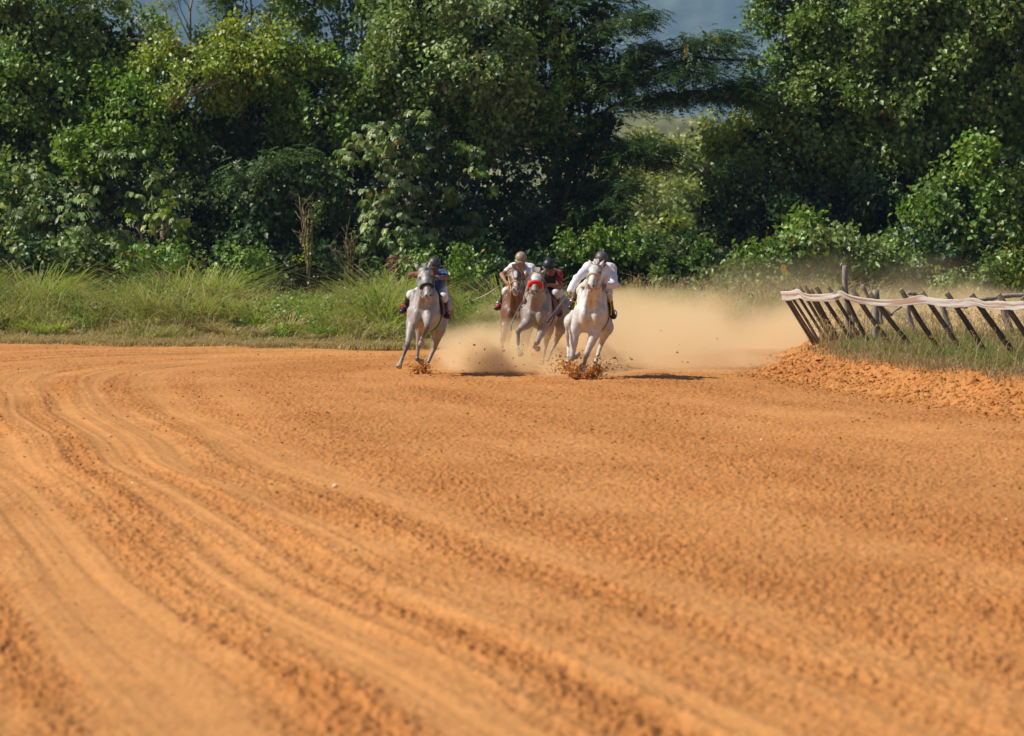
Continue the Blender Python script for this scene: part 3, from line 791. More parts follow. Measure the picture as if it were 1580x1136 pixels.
# ------------------------------------------------------------------ grass
def blades(X, Y, Z, H, W, lean, col, spread=1.0):
    """three-segment tapering blades"""
    n = len(X)
    a = rng.uniform(0, 2 * np.pi, n)
    ld = np.stack([np.cos(a), np.sin(a)], -1) * (lean * rng.uniform(.2, 1.4, n))[:, None]
    s = np.stack([np.cos(a + 1.57 + rng.uniform(-.8, .8, n)), np.sin(a + 1.57), 0 * a], -1)
    s[:, 0] = np.where(np.abs(s[:, 0]) < .4, .5, s[:, 0])
    V = np.zeros((n, 7, 3), np.float32)
    B = np.stack([X, Y, Z], -1)
    for i, t in enumerate((0, .4, .75)):
        p = B + np.stack([ld[:, 0] * t ** 2 * H, ld[:, 1] * t ** 2 * H, H * (t - .28 * lean * t * t)], -1)
        w = (W * (1 - .55 * t))[:, None]
        V[:, 2 * i] = p - s * w; V[:, 2 * i + 1] = p + s * w
    V[:, 6] = B + np.stack([ld[:, 0] * H, ld[:, 1] * H, H * (1 - .40 * lean)], -1)
    k = np.arange(n)[:, None] * 7
    q = np.concatenate([k + [[0, 1, 3, 2]], k + [[2, 3, 5, 4]]])
    t = k + [[4, 5, 6]]
    return V.reshape(-1, 3), q, t, np.repeat(col[:, None, :], 7, 1).reshape(-1, 3)

def lerp(a, b, t): return np.asarray(a) + (np.asarray(b) - np.asarray(a)) * t[:, None]

def grass_verge():
    nt = 7600
    tx = rng.uniform(-16, 20, nt); v = rng.uniform(0, 1, nt) ** 1.25 * 13.5 - .3
    ty = verge_y(tx) + v
    m = 30
    per = np.repeat(np.arange(nt), m)
    px = CXP + tx / ty * FPX
    patch = fbm2(tx * .5, ty * .35, 3) * .5 + .5
    p2 = fbm2(tx * 1.3 + 7, ty * .8, 2)
    left = sstep(830, 740, px)
    near = sstep(520, 640, px) * left
    green = np.clip(.08 + 2.2 * (patch - .45) + .7 * p2 + .30 * sstep(1.5, 5, v) + .35 * near, 0, 1)
    green = green * sstep(.4, 3.0, v + 1.5 * patch) * (0.22 + .78 * left) * (1 - .35 * sstep(9, 12, v))
    kind = rng.random(nt)
    green = green * (.75 + .25 * sstep(2, 6, v))
    big = (kind < .30) & (green > .25)                # tussocks of wide bright blades
    hh = (.16 + 1.75 * sstep(.2, 6.0, v + 2.6 * (patch - .45))) * (.60 + .55 * patch + .55 * p2) * np.where(big, 1.15, .92)
    xn = noise2(tx * .42, tx * 0 + 1.7) + .6 * noise2(tx * 1.15, tx * 0 + 8.1)
    hh = hh * np.where(left > .5, 1, .72) * np.clip(.90 + .65 * xn, .42, 1.28)
    hh[(noise2(tx * 1.3, ty * .9 + 5) < -.28) & (rng.random(nt) < .75)] *= .3
    X = tx[per] + rng.normal(size=len(per)) * np.where(big, .10, .2)[per]; Y = ty[per] + rng.normal(size=len(per)) * .2
    H = hh[per] * rng.uniform(.4, 1.2, len(per))
    tg = np.clip(green + rng.normal(size=nt) * .22, 0, 1)
    g = np.clip(tg[per] + rng.normal(size=len(per)) * .15, 0, 1)
    fresh = lerp((.15, .215, .035), (.36, .42, .085), np.clip(rng.random(nt)[per] * .7 + rng.random(len(per)) * .3, 0, 1))
    deep = np.array([.10, .17, .045])
    fresh = np.where((kind > .86)[per][:, None], deep * rng.uniform(.7, 1.2, (len(per), 1)), fresh)
    dry = lerp((.26, .18, .09), (.58, .46, .26), np.clip(rng.random(nt)[per] * .5 + rng.random(len(per)) * .5, 0, 1))
    col = dry + (fresh - dry) * g[:, None]
    W = rng.uniform(.006, .013, len(per)) * np.where(big, 1.9, 1.0)[per]
    lean = np.where(big, .95, .7)[per] + .35 * rng.random(len(per))
    a = blades(X, Y, gz(X, Y), H, W, lean, col)
    o = mk('grass', a[0], [a[1], a[2]], M_GRASS, col=a[3])
    tag(o, kind='stuff')
    n = 26000
    X = rng.uniform(-15, 12, n); Y = verge_y(X) + np.abs(rng.normal(size=n)) * .8 - .25
    col = lerp((.30, .21, .10), (.50, .38, .20), rng.random(n))
    a = blades(X, Y, gz(X, Y), rng.uniform(.06, .28, n), rng.uniform(.005, .01, n), 1.3 + 0 * X, col)
    o = mk('dry_grass', a[0], [a[1], a[2]], M_GRASS, col=a[3])
    tag(o, kind='stuff')
    # arching tussocks standing out of the finer grass
    nk = 620
    kx = rng.uniform(-16, 19, nk); kv = rng.uniform(1.6, 11, nk); ky = verge_y(kx) + kv; kpx = CXP + kx / ky * FPX
    kg = np.clip((fbm2(kx * .5, ky * .35, 3) * .5 + .5 - .30) * 2.2 + rng.normal(size=nk) * .25 + .35 * sstep(520, 640, kpx), 0, 1) * (.15 + .85 * sstep(860, 760, kpx))
    m = 75; per = np.repeat(np.arange(nk), m); n = nk * m
    kh = (.35 + .95 * sstep(.5, 6, kv)) * rng.uniform(.7, 1.35, nk)
    a_ = rng.uniform(0, 6.28, n)
    X = kx[per] + np.cos(a_) * .09; Y = ky[per] + np.sin(a_) * .09
    colg = lerp((.19, .29, .035), (.42, .50, .085), rng.random(nk))
    cold = lerp((.34, .25, .13), (.66, .53, .31), rng.random(nk))
    kc = cold + (colg - cold) * (kg > .35)[:, None]
    a = blades(X, Y, gz(X, Y), kh[per] * rng.uniform(.6, 1.15, n), rng.uniform(.009, .019, n), 1.15 + 0 * X, kc[per] * rng.uniform(.75, 1.15, (n, 1)))
    o = mk('tussock_grass', a[0], [a[1], a[2]], M_GRASS, col=a[3]); tag(o, kind='stuff')
    L = Leaves()                                    # broad-leaved weeds among the grass
    n = 1300
    X = rng.uniform(-16, 16, n); Y = verge_y(X) + rng.uniform(2.2, 12, n)
    Z = gz(X, Y) + rng.uniform(.1, 1.0, n) * sstep(0, 4, Y - verge_y(X))
    C = np.stack([X, Y, Z], -1)
    sprigs(L, C[:900], unit(rng.normal(size=(900, 3)) + [0, -.3, .8]), 'broad', .075, 'fresh')
    sprigs(L, C[900:], unit(rng.normal(size=(400, 3)) + [0, -.3, .8]), 'broad', .075, 'olive')
    o = L.build('weeds', None); tag(o, kind='stuff')
grass_verge()

def feather_grass(n, xr, yr, h0, h1, name, dens_fn=None, seed_col=((.33, .22, .12), (.55, .42, .26))):
    """tall thin stalks with drooping seed heads"""
    G = Geo(); Vs = []
    X = rng.uniform(*xr, n); Y = rng.uniform(*yr, n)
    if dens_fn is not None:
        k = dens_fn(X, Y); X, Y = X[k], Y[k]
    n = len(X)
    H = rng.uniform(h0, h1, n)
    col = lerp(seed_col[0], seed_col[1], rng.random(n))
    a = blades(X, Y, gz(X, Y), H, rng.uniform(.004, .006, n), .55 + 0 * X, col)
    L = Leaves()
    # seed head bits along the upper third
    m = 9
    V = a[0].reshape(n, 7, 3)
    per = np.repeat(np.arange(n), m)
    t = rng.uniform(.0, 1, n * m)[:, None]
    B = V[per, 4] + (V[per, 6] - V[per, 4]) * t
    L.add(B, rng.normal(size=B.shape) + [0, 0, -.3], rng.normal(size=B.shape), .035, .007, col[per] * 1.1)
    LV = np.concatenate(L.V).reshape(-1, 3); LC = np.concatenate(L.C).reshape(-1, 3)
    nn = len(LV) // 4; k = np.arange(nn)[:, None] * 4 + len(a[0])
    F = np.concatenate([k + [[0, 1, 2]], k + [[0, 2, 3]]])
    o = mk(name, np.concatenate([a[0], LV]), [a[1], np.concatenate([a[2], F])], M_GRASS, col=np.concatenate([a[3], LC]))
    tag(o, kind='stuff')
feather_grass(1500, (-16, 20), (83, 93), .9, 1.8, 'tall_dry_grass', lambda X, Y: (Y - verge_y(X) > 1.5))
feather_grass(900, (2.5, 9), (84, 91), 1.0, 2.0, 'reed_grass', lambda X, Y: (Y - verge_y(X) > 1.0))

def bank_grass():
    n = 60000
    X = rng.uniform(4.6, 11.5, n); Y = rng.uniform(45, 76, n)
    d = poly_sd(X, Y, BANK) + .4 * noise2(X * .9, Y * .5)
    px = CXP + X / Y * FPX
    pt = fbm2(X * 1.4 + 4, Y * .8, 3)
    k = (d > .95 + .5 * pt) & (rng.random(n) < .25 + .75 * sstep(-.3, .2, pt)) & (px < 1800)
    X, Y, d, pt = X[k], Y[k], d[k], pt[k]; n = len(X)
    g = np.clip(.12 + 1.3 * sstep(.05, .4, pt) * sstep(1.2, 2.0, d) + rng.normal(size=n) * .15, 0, 1)
    H = rng.uniform(.06, .20, n) * (1 + .5 * g) * (1 + .4 * sstep(1.4, 2.4, d))
    col = lerp((.20, .125, .075), (.40, .28, .17), rng.random(n)) * (1 - g[:, None]) + lerp((.085, .135, .022), (.18, .26, .04), rng.random(n)) * g[:, None]
    a = blades(X, Y, gz(X, Y), H, rng.uniform(.004, .008, n), .9 + 0 * X, col)
    o = mk('bank_grass', a[0], [a[1], a[2]], M_GRASS, col=a[3])
    tag(o, kind='stuff')
bank_grass()
feather_grass(2600, (4.9, 10), (50, 75), .3, .85, 'seeding_grass', lambda X, Y: (poly_sd(X, Y, BANK) > 1.0) & (rng.random(len(X)) < .25 + .9 * sstep(64, 72, Y)), ((.22, .16, .08), (.42, .33, .18)))

def fold_leaves(G):  pass

# ------------------------------------------------------------------ fences
FA, FB = np.array([6.22, 71.0]), np.array([8.33, 57.0])
def fence_depth(px):
    # depth at which the fence line crosses image column px
    k = (px - CXP) / FPX
    # X = k*Y ; X = FA.x + s*(FB-FA).x ; Y = FA.y + s*dY
    s = (k * FA[1] - FA[0]) / ((FB - FA)[0] - k * (FB - FA)[1])
    return FA[1] + s * (FB - FA)[1]

tops = [(1204, 448.5), (1209, 447.5), (1214, 447), (1224, 444), (1233.5, 442.5), (1242, 441), (1251, 446.6), (1259.5, 443.4), (1278, 443.4), (1298, 443), (1314.5, 446), (1342, 453), (1390, 447.3), (1423, 451), (1461, 452.4), (1499, 455), (1540.8, 455), (1578, 459)]
bases = [(1260, 521), (1265, 523), (1269, 525), (1282, 527.6), (1288, 529), (1294, 530), (1301, 524), (1323, 527.6), (1337, 526), (1346, 517), (1381, 531), (1415.4, 535), (1456, 538), (1494, 550), (1529, 550), (1578.7, 556), (1612, 560), (1650, 566)]
fence = thing('fence', (7.2, 64, float(gz(7.2, 64))), 'row of dark round posts all leaning left, joined by a sagging pale cloth tape', 'fence')
topw = []
for (t, b) in zip(tops, bases):
    Y = float(fence_depth(b[0]))
    Bp = P(b[0], b[1], Y); Bp[2] = float(gz(Bp[0], Y)) - .08
    Tp = P(t[0], t[1], Y - .05)
    topw.append(Tp)
    G = Geo()
    r = rng.uniform(.92, 1.08) * np.interp(Y, [57, 64, 71], [.050, .046, .030])
    k = curve_pts([Bp, Bp + (Tp - Bp) * .5 + rng.normal(size=3) * .012, Tp], 7)
    c = np.array([.105, .080, .052]) * rng.uniform(.7, 1.4)
    G.tube(k, np.linspace(r * 1.05, r * .95, 7), 10, c, jit=.05)
    ax = unit((Tp - Bp)[None])[0]
    G.tube([Tp + ax * .001, Tp + ax * .006], r * .93, 10, (.34, .25, .16))  # paler end disc: the sunlit post top put into the colour
    G.build('fence_post', M_WOOD, fence, smooth=False)
for i in range(2):     # the row goes on outside the frame
    G = Geo(); b = topw[-1] + np.array([.55 + .45 * (i + 1), -3.0 * (i + 1), 0]); bb = b + np.array([.75, 0, 0]); bb[2] = float(gz(bb[0], bb[1])) - .08
    G.tube([bb, (b + bb) / 2, b], .048, 10, (.085, .066, .045), jit=.05)
    G.build('fence_post', M_WOOD, fence); topw.append(b)
tp = [((1204, 449.5), (1207.5, 465)), ((1220, 449), (1222, 463.5)), ((1231, 446), (1234, 460.5)), ((1241, 452.5), (1243, 464)), ((1262, 454), (1264, 465)), ((1282, 452.5), (1284, 465)), ((1297, 448.5), (1302, 461)), ((1312, 455.5), (1318, 466.5)),
      ((1340, 460.5), (1344, 471)), ((1365, 462.5), (1367, 473)), ((1390, 461.5), (1392, 472)), ((1421, 456), (1424, 469.5)), ((1440, 460), (1442, 472)), ((1461, 462), (1463, 474.5)), ((1482, 462.5), (1484, 475)), ((1499, 459.5), (1502, 472.5)),
      ((1520, 465), (1522, 477)), ((1541, 464.5), (1543, 478)), ((1562, 466), (1564, 479)), ((1580, 464.5), (1582, 478)), ((1610, 466), (1612, 480)), ((1650, 466), (1652, 481))]
def tape():
    tY = np.interp([a[0] for a, b in tp], [t[0] for t in tops], [w[1] for w in topw[:len(tops)]]) - .09
    up = curve_pts([P(a[0], a[1], y) for (a, b), y in zip(tp, tY)], 190)
    lo = curve_pts([P(b[0], b[1], y + rng.uniform(-.01, .01)) for (a, b), y in zip(tp, tY)], 190)
    G = Geo(); m = 13
    V = []; C = []
    for j in range(m):
        t = j / (m - 1)
        row = up + (lo - up) * t
        row[:, 1] += .012 * np.sin(t * 9 + np.arange(190) * .13) + .01 * noise2(np.arange(190) * .09, np.full(190, t * 3))
        row[:, 2] += .011 * noise2(np.arange(190) * .17, np.full(190, t * 2.6)) + .005 * noise2(np.arange(190) * .6, np.full(190, t * 5.))
        V.append(row)
        nn = noise2(np.arange(190) * .05 + 3, np.full(190, t * 4.2))
        band = sstep(.02, .28, nn)[:, None] * (1 if 1 < j < m - 2 else .1) * .85
        C.append(np.array([.74, .71, .67]) * (1 - band) + np.array([.52, .31, .20]) * band)
    V = np.array(V).reshape(-1, 3); C = np.array(C).reshape(-1, 3)
    idx = np.arange(m * 190).reshape(m, 190)
    q = np.stack([idx[:-1, :-1], idx[:-1, 1:], idx[1:, 1:], idx[1:, :-1]], -1).reshape(-1, 4)
    o = mk('tape', V, [q], M_TAPE, fence, C, smooth=True)
    o['label'] = 'pale cloth tape with brown streaks, sagging between the post tops'
    md = o.modifiers.new('thickness', 'SOLIDIFY'); md.thickness = .002
tape()
GY = (.27, .235, .20)
def old_post(label, a, b, Y, r0, r1, cat='fence post', extra=None, group='weathered posts of the old fence', k=8, loc=None, parent=None, name='fence_post'):
    A = P(a[0], a[1], Y); B = P(b[0], b[1], Y)
    A[2] = min(A[2], float(gz(A[0], Y)) - .05) if a[1] > 505 else A[2]
    G = Geo()
    p = curve_pts([A, A + (B - A) * .35 + rng.normal(size=3) * .012, A + (B - A) * .7 + rng.normal(size=3) * .012, B], 12)
    G.tube(p, np.linspace(r0, r1, 12) * (1 + .08 * np.sin(np.arange(12) * 2.1)), k, np.array(GY) * rng.uniform(.75, 1.1), jit=.13)
    if extra: extra(G)
    return G.build(name, M_WOOD, parent)
old = thing('fence', (8.0, 74, float(gz(8, 74))), 'old grey weathered fence of uneven upright posts and broken rails behind the leaning posts', 'fence')
old_post('', (1310.5, 522), (1304, 409.5), 69.5, .062, .055, parent=old)
old_post('', (1353, 528), (1351.5, 447), 67.5, .072, .068, parent=old, k=7)
old_post('', (1361, 500), (1330, 439), 67.6, .035, .04, parent=old, name='rail', k=6)
old_post('', (1347, 447), (1342.5, 434.5), 67.5, .013, .010, parent=old, name='rail', k=6)
old_post('', (1377, 487), (1348, 462), 67, .035, .035, parent=old, name='rail', k=6)
old_post('', (1376, 485), (1391, 473), 67, .026, .024, parent=old, name='rail', k=6)
old_post('', (1413, 524), (1399, 470), 70, .05, .05, parent=old, k=6)
old_post('', (1421, 457), (1401, 452), 70, .03, .05, parent=old, name='rail', k=6)
old_post('', (1470, 522), (1453, 462), 70, .06, .055, parent=old, k=6)
old_post('', (1562, 526), (1548, 468), 72, .085, .07, parent=old, k=6)
old_post('', (1507, 465), (1546, 456), 72, .045, .04, parent=old, name='rail', k=7)
old_post('', (1545, 457), (1640, 455), 72, .05, .045, parent=old, name='rail', k=7)
old_post('', (1493, 475), (1440, 467), 70.5, .02, .02, parent=old, name='rail', k=6)
old_post('', (1318, 513), (1315, 478), 69, .03, .03, parent=old, name='rail', k=6)
old_post('', (1362, 501), (1357, 475), 67.4, .03, .03, parent=old, name='rail', k=6)

# small litter
def litter(name, label, cat, px, py, r, col, Y=None, sq=.8):
    Y = Y or CAMZ * FPX / (py - HOR)
    c = P(px, py, Y); zz = float(gz(c[0], Y)); c[2] = zz + r * .6
    v, f = ico()
    V = c + v * (1 + rng.uniform(-.18, .18, (12, 1))) * r * np.array([1, 1, sq])
    o = mk(name, V, [f], M_CLOD, col=np.repeat([col], 12, 0), loc=(c[0], Y, zz), smooth=True)
    md = o.modifiers.new('s', 'SUBSURF'); md.levels = md.render_levels = 2
    tag(o, label, cat)
litter('ball', 'small white ball lying on the dirt at the grass edge on the left', 'ball', 285.5, 533, .055, (.78, .78, .80), 82.6, 1)
litter('stone', 'pale stone on the churned dirt below the rider in blue', 'stone', 517, 754, .035, (.72, .60, .45))
litter('scrap', 'dark red scrap lying on the slope of the dirt bank', 'scrap', 1262, 583, .055, (.16, .02, .02), 60.5, .5)
litter('stone', 'light grey stone on the dirt near the bottom centre', 'stone', 728, 1037, .02, (.60, .48, .36))
litter('stone', 'flat pinkish stone at the grass edge near the left of the photo', 'stone', 125, 530, .10, (.50, .28, .20), 84.5, .35)

# ------------------------------------------------------------------ bodies grown as one continuous surface
def surface_nets(F, org, vox):
    s = F < 0
    nx, ny, nz = F.shape
    c = np.zeros((nx - 1, ny - 1, nz - 1), np.int8)
    for i in (0, 1):
        for j in (0, 1):
            for k in (0, 1):
                c += s[i:nx - 1 + i, j:ny - 1 + j, k:nz - 1 + k]
    act = (c > 0) & (c < 8)
    I = np.argwhere(act)
    vid = -np.ones(act.shape, np.int64); vid[act] = np.arange(len(I))
    acc = np.zeros((len(I), 3)); cnt = np.zeros(len(I))
    cor = [(0, 0, 0), (1, 0, 0), (0, 1, 0), (1, 1, 0), (0, 0, 1), (1, 0, 1), (0, 1, 1), (1, 1, 1)]
    ed = [(0, 1), (2, 3), (4, 5), (6, 7), (0, 2), (1, 3), (4, 6), (5, 7), (0, 4), (1, 5), (2, 6), (3, 7)]
    vals = [F[I[:, 0] + a, I[:, 1] + b, I[:, 2] + d] for a, b, d in cor]
    for a, b in ed:
        fa, fb = vals[a], vals[b]
        m = (fa < 0) != (fb < 0)
        t = np.where(m, fa / (fa - fb + 1e-12), 0)
        p = np.array(cor[a])[None] + t[:, None] * (np.array(cor[b]) - np.array(cor[a]))[None]
        acc[m] += p[m]; cnt[m] += 1
    V = (I + acc / cnt[:, None]) * vox + org
    Q = []
    for ax in range(3):
        u, w = [(1, 2), (2, 0), (0, 1)][ax]
        sl0 = [slice(None)] * 3; sl1 = [slice(None)] * 3
        sl0[ax] = slice(0, -1); sl1[ax] = slice(1, None)
        d = s[tuple(sl0)].astype(np.int8) - s[tuple(sl1)].astype(np.int8)
        e = np.argwhere(d != 0)
        e = e[(e[:, u] > 0) & (e[:, w] > 0)]
        e = e[(e[:, u] < F.shape[u] - 1) & (e[:, w] < F.shape[w] - 1)]
        sg = d[e[:, 0], e[:, 1], e[:, 2]]
        def g(du, dw):
            f = e.copy(); f[:, u] -= du; f[:, w] -= dw
            return vid[f[:, 0], f[:, 1], f[:, 2]]
        q = np.stack([g(1, 1), g(0, 1), g(0, 0), g(1, 0)], -1)
        q[sg < 0] = q[sg < 0][:, ::-1]
        Q.append(q[(q >= 0).all(1)])
    return V, np.concatenate(Q)

def prim_d(p, P_):
    if p['t'] == 'c':
        a, b = p['a'], p['b']; ra, rb = p['ra'], p['rb']
        Q = P_
        if p.get('sx', 1) != 1:
            c = (a + b) / 2; S = np.array([1 / p['sx'], 1, 1])
            Q = (P_ - c) * S + c; a = (a - c) * S + c; b = (b - c) * S + c
        ab = b - a; L2 = np.dot(ab, ab) + 1e-9
        h = np.clip(((Q - a) @ ab) / L2, 0, 1)
        r = ra + (rb - ra) * h
        d = np.linalg.norm(Q - a - h[..., None] * ab, axis=-1) - r
        return d * min(1, p.get('sx', 1))
    M = p['M']; r = p['r']
    q = (P_ - p['a']) @ M.T if M is not None else P_ - p['a']
    k0 = np.linalg.norm(q / r, axis=-1); k1 = np.linalg.norm(q / (r * r), axis=-1) + 1e-9
    return k0 * (k0 - 1) / k1

def cone(a, b, ra, rb, col=(1, 1, 1), k=.03, sx=1):
    return dict(t='c', a=np.asarray(a, float), b=np.asarray(b, float), ra=ra, rb=rb, col=col, k=k, sx=sx)

def frame(z, x=None):
    z = unit(np.asarray(z, float)[None])[0]
    x = np.array([1., 0, 0]) if x is None else np.asarray(x, float)
    x = x - z * np.dot(x, z); x /= np.linalg.norm(x)
    return np.array([x, np.cross(z, x), z])

def ell(c, r, col=(1, 1, 1), k=.03, M=None):
    return dict(t='e', a=np.asarray(c, float), r=np.asarray(r, float), col=col, k=k, M=M)

def grow(name, prims, vox, mat, parent, infl=0.0, wr=None, paint=(), cut=None, ks=1.0, smooth=True):
    lo, hi = [], []
    bb = []
    for p in prims:
        if p['t'] == 'c':
            m = max(p['ra'], p['rb']) * max(1, p.get('sx', 1)) + infl
            l = np.minimum(p['a'], p['b']) - m; h = np.maximum(p['a'], p['b']) + m
        else:
            m = max(p['r']) + infl
            l = p['a'] - m; h = p['a'] + m
        bb.append((l, h)); lo.append(l); hi.append(h)
    pad = vox * 3 + .02
    org = np.min(lo, 0) - pad; top = np.max(hi, 0) + pad
    n = np.ceil((top - org) / vox).astype(int) + 1
    F = np.full(n, 1.0, np.float32)
    for p, (l, h) in zip(prims, bb):
        e = p['k'] * ks * 2 + .03
        i0 = np.clip(np.floor((l - e - org) / vox).astype(int), 0, n); i1 = np.clip(np.ceil((h + e - org) / vox).astype(int) + 1, 0, n)
        gx, gy, gzz = [org[a] + np.arange(i0[a], i1[a]) * vox for a in range(3)]
        G_ = np.stack(np.meshgrid(gx, gy, gzz, indexing='ij'), -1)
        d = prim_d(p, G_) - infl
        sub = F[i0[0]:i1[0], i0[1]:i1[1], i0[2]:i1[2]]
        k = p['k'] * ks
        hh = np.clip(k - np.abs(sub - d), 0, None) / k
        F[i0[0]:i1[0], i0[1]:i1[1], i0[2]:i1[2]] = np.minimum(sub, d) - hh * hh * k * .25
    if wr is not None or cut is not None:
        gx, gy, gzz = [org[a] + np.arange(n[a]) * vox for a in range(3)]
        G_ = np.stack(np.meshgrid(gx, gy, gzz, indexing='ij'), -1)
        if wr is not None:
            amp, fr = wr
            near = np.abs(F) < .08
            w = noise3(G_[near] * np.array([fr, fr, fr * .55])) + .5 * noise3(G_[near] * fr * 2.3 + 9)
            F[near] += amp * w
        if cut is not None:
            for c, nrm in cut:
                F = np.maximum(F, (G_ - np.asarray(c)) @ unit(np.asarray(nrm, float)[None])[0])
    V, Q = surface_nets(F, org, vox)
    W = np.zeros(len(V)); C = np.zeros((len(V), 3))
    for p in prims:
        w = np.exp(-np.clip(np.abs(prim_d(p, V) - infl), 0, .5) / .012)
        W += w + 1e-9; C += (w + 1e-9)[:, None] * np.asarray(p['col'])
    C /= W[:, None]
    for c, r, pc, a in paint:
        r = np.broadcast_to(np.asarray(r, float), (3,))
        d = np.linalg.norm((V - np.asarray(c)) / r, axis=1)
        w = (1 - sstep(.75, 1.15, d))[:, None] * a
        C = C * (1 - w) + np.asarray(pc) * w
    return mk(name, V, [Q], mat, parent, C, smooth)

def ring(G, c, M, rx, ry, r, col, n=26, a0=0, a1=6.2832, k=7, flat=None):
    t = np.linspace(a0, a1, n)
    pts = c + np.cos(t)[:, None] * rx * M[0] + np.sin(t)[:, None] * ry * M[1]
    G.tube(pts, r, k, col, cap=(a1 - a0) < 6.28, flat=flat)

def build_horse(nm, J, D, coat, label, group='racehorses at full gallop'):
    """J joints: name -> (px, py, dY); D base depth; returns the root and the joint table in world space"""
    W = {k: P(v[0], v[1], D + v[2]) for k, v in J.items()}
    g0 = W['ground']
    root = np.array([g0[0], g0[1], float(gz(g0[0], g0[1]))])
    T = thing('horse', root, label, 'horse', group)
    b, leg, dark, nose = coat['body'], coat['leg'], coat['joint'], coat['nose']
    poll, muz = W['poll'], W['muzzle']
    hx = unit((muz - poll)[None])[0]
    Mh = frame(hx)                     # x lateral, y towards the face front, z down the face
    fr = Mh[1] if Mh[1][1] < 0 else -Mh[1]
    lat = Mh[0] if Mh[0][0] > 0 else -Mh[0]
    L = np.linalg.norm(muz - poll)
    hs = coat.get('hs', 1.0)
    pr = []
    # head
    pr += [cone(poll + hx * .05, poll + hx * L * .42, .098 * hs, .092 * hs, b, .03), cone(poll + hx * L * .42, muz - hx * .05, .078 * hs, .060 * hs, b, .03),
           ell(poll + hx * .12 + fr * .02, (.112 * hs, .09, .11), b, .03, np.array([lat, fr, hx])),
           ell(muz - hx * .035, (.070 * hs, .068, .062), nose, .03, np.array([lat, fr, hx])), ell(muz + hx * .03 - fr * .035, (.045, .045, .04), nose, .025, np.array([lat, fr, hx])),
           ell(poll + hx * L * .62 + fr * .055, (.040, .03, .16), b, .03, np.array([lat, fr, hx]))]
    for s_ in (-1, 1):
        pr += [ell(poll + hx * .24 + lat * s_ * .052 - fr * .075, (.045, .10, .13), b, .03, np.array([lat, fr, hx])),      # cheek
               ell(poll + hx * .17 + lat * s_ * .088 * hs + fr * .035, (.030, .034, .042), b, .02, np.array([lat, fr, hx])),  # brow
               ell(muz + lat * s_ * .040 + fr * .035 - hx * .005, (.030, .028, .036), nose, .02, np.array([lat, fr, hx]))]      # nostril wing
    for s_, nmn in ((-1, 'earL'), (1, 'earR')):
        tip = W[nmn]; eb = poll + lat * s_ * .075 * hs - hx * .02
        md = eb + (tip - eb) * .45
        pr += [cone(eb, md, .032, .042, b, .02, .8), cone(md, tip + (tip - eb) * .12, .040, .008, b, .012, .8)]
    # neck and trunk
    wi, ch, ru, br = W['withers'], W['chest'], W['rump'], W['breast']
    thr = poll + hx * .12 - fr * .10
    nb = wi * .45 + ch * .55
    pr += [cone(poll - fr * .06, wi + np.array([0, 0, -.02]), .085, .13, b, .06, .72), cone(thr, nb, .10, .21, b, .08, .8), cone((poll + thr) / 2 - fr * .05, nb, .10, .22, b, .08, .75)]
    w = coat.get('w', 1.0)
    sd = unit((ru - wi)[None])[0]; sl = unit(np.cross(sd, [0, 0, 1.])[None])[0]
    bel = W['belly']
    barrel = (wi + bel) / 2
    Mb = np.array([sl, sd, np.cross(sl, sd)])
    hgt = np.linalg.norm(wi[2] - bel[2]) / 2
    pr += [ell(ch, (.215 * w, .20, .25), b, .10, Mb), ell(ch * .5 + barrel * .5, (.25 * w, .34, hgt * .98), b, .12, Mb), ell(barrel, (.285 * w, .48, hgt * .98), b, .12, Mb),
           ell(ru + np.array([0, -.12, -.22]), (.26 * w, .36, .25), b, .12, Mb), ell(br + np.array([0, .05, .10]), (.13, .16, .12), b, .08),
           cone(wi, ru, .11, .13, b, .12)]
    for s_ in (-1, 1):      # pectorals and shoulder mass
        pr += [ell(ch + sl * s_ * .100 + np.array([0, -.155, -.08]), (.082, .085, .15), b, .022), ell(wi * .4 + ch * .6 + sl * s_ * .185, (.075, .16, .25), b, .035, Mb), cone(poll - fr * .10 + hx * .16 + lat * s_ * .03, ch + sl * s_ * .07 + np.array([0, -.12, .02]), .038, .055, b, .03)]
    paint = []
    hoofs = []
    for q in ('fl', 'fr'):
        e, kn, ft, hf = W[q + '_elbow'], W[q + '_knee'], W[q + '_fet'], W[q + '_hoof']
        sh = ch + sl * (-.15 if q == 'fl' else .15) * np.sign(sl[0])
        pr += [cone(sh, e, .13, .095, b, .07), cone(e, e + (kn - e) * .45, .092, .070, b, .05), cone(e + (kn - e) * .4, kn, .068, .046, leg, .03),
               ell(kn, (.050, .052, .060), dark, .02), cone(kn, kn + (ft - kn) * .75, .038, .030, dark, .02), ell(ft, (.039, .042, .042), leg, .018),
               cone(ft, hf - (hf - ft) * .35, .033, .036, leg, .012)]
        hoofs.append((ft, hf))
    for q in ('hl', 'hr'):
        st, hk, ft, hf = W[q + '_stifle'], W[q + '_hock'], W[q + '_fet'], W[q + '_hoof']
        hp = ru + sl * (-.13 if q == 'hl' else .13) * np.sign(sl[0]) + np.array([0, -.02, -.2])
        md = st + (hk - st) * .45
        pr += [cone(hp, st, .19, .125, b, .09, .8), cone(st, md, .115, .078, b, .06, .85), cone(md, hk, .070, .044, leg, .03), ell(hk + np.array([0, .03, 0]), (.040, .058, .060), leg, .02),
               cone(hk, hk + (ft - hk) * .75, .039, .032, leg, .02), ell(ft, (.040, .043, .043), dark, .018), cone(ft, hf - (hf - ft) * .35, .034, .037, leg, .012)]
        hoofs.append((ft, hf))
    # markings
    eyes = []
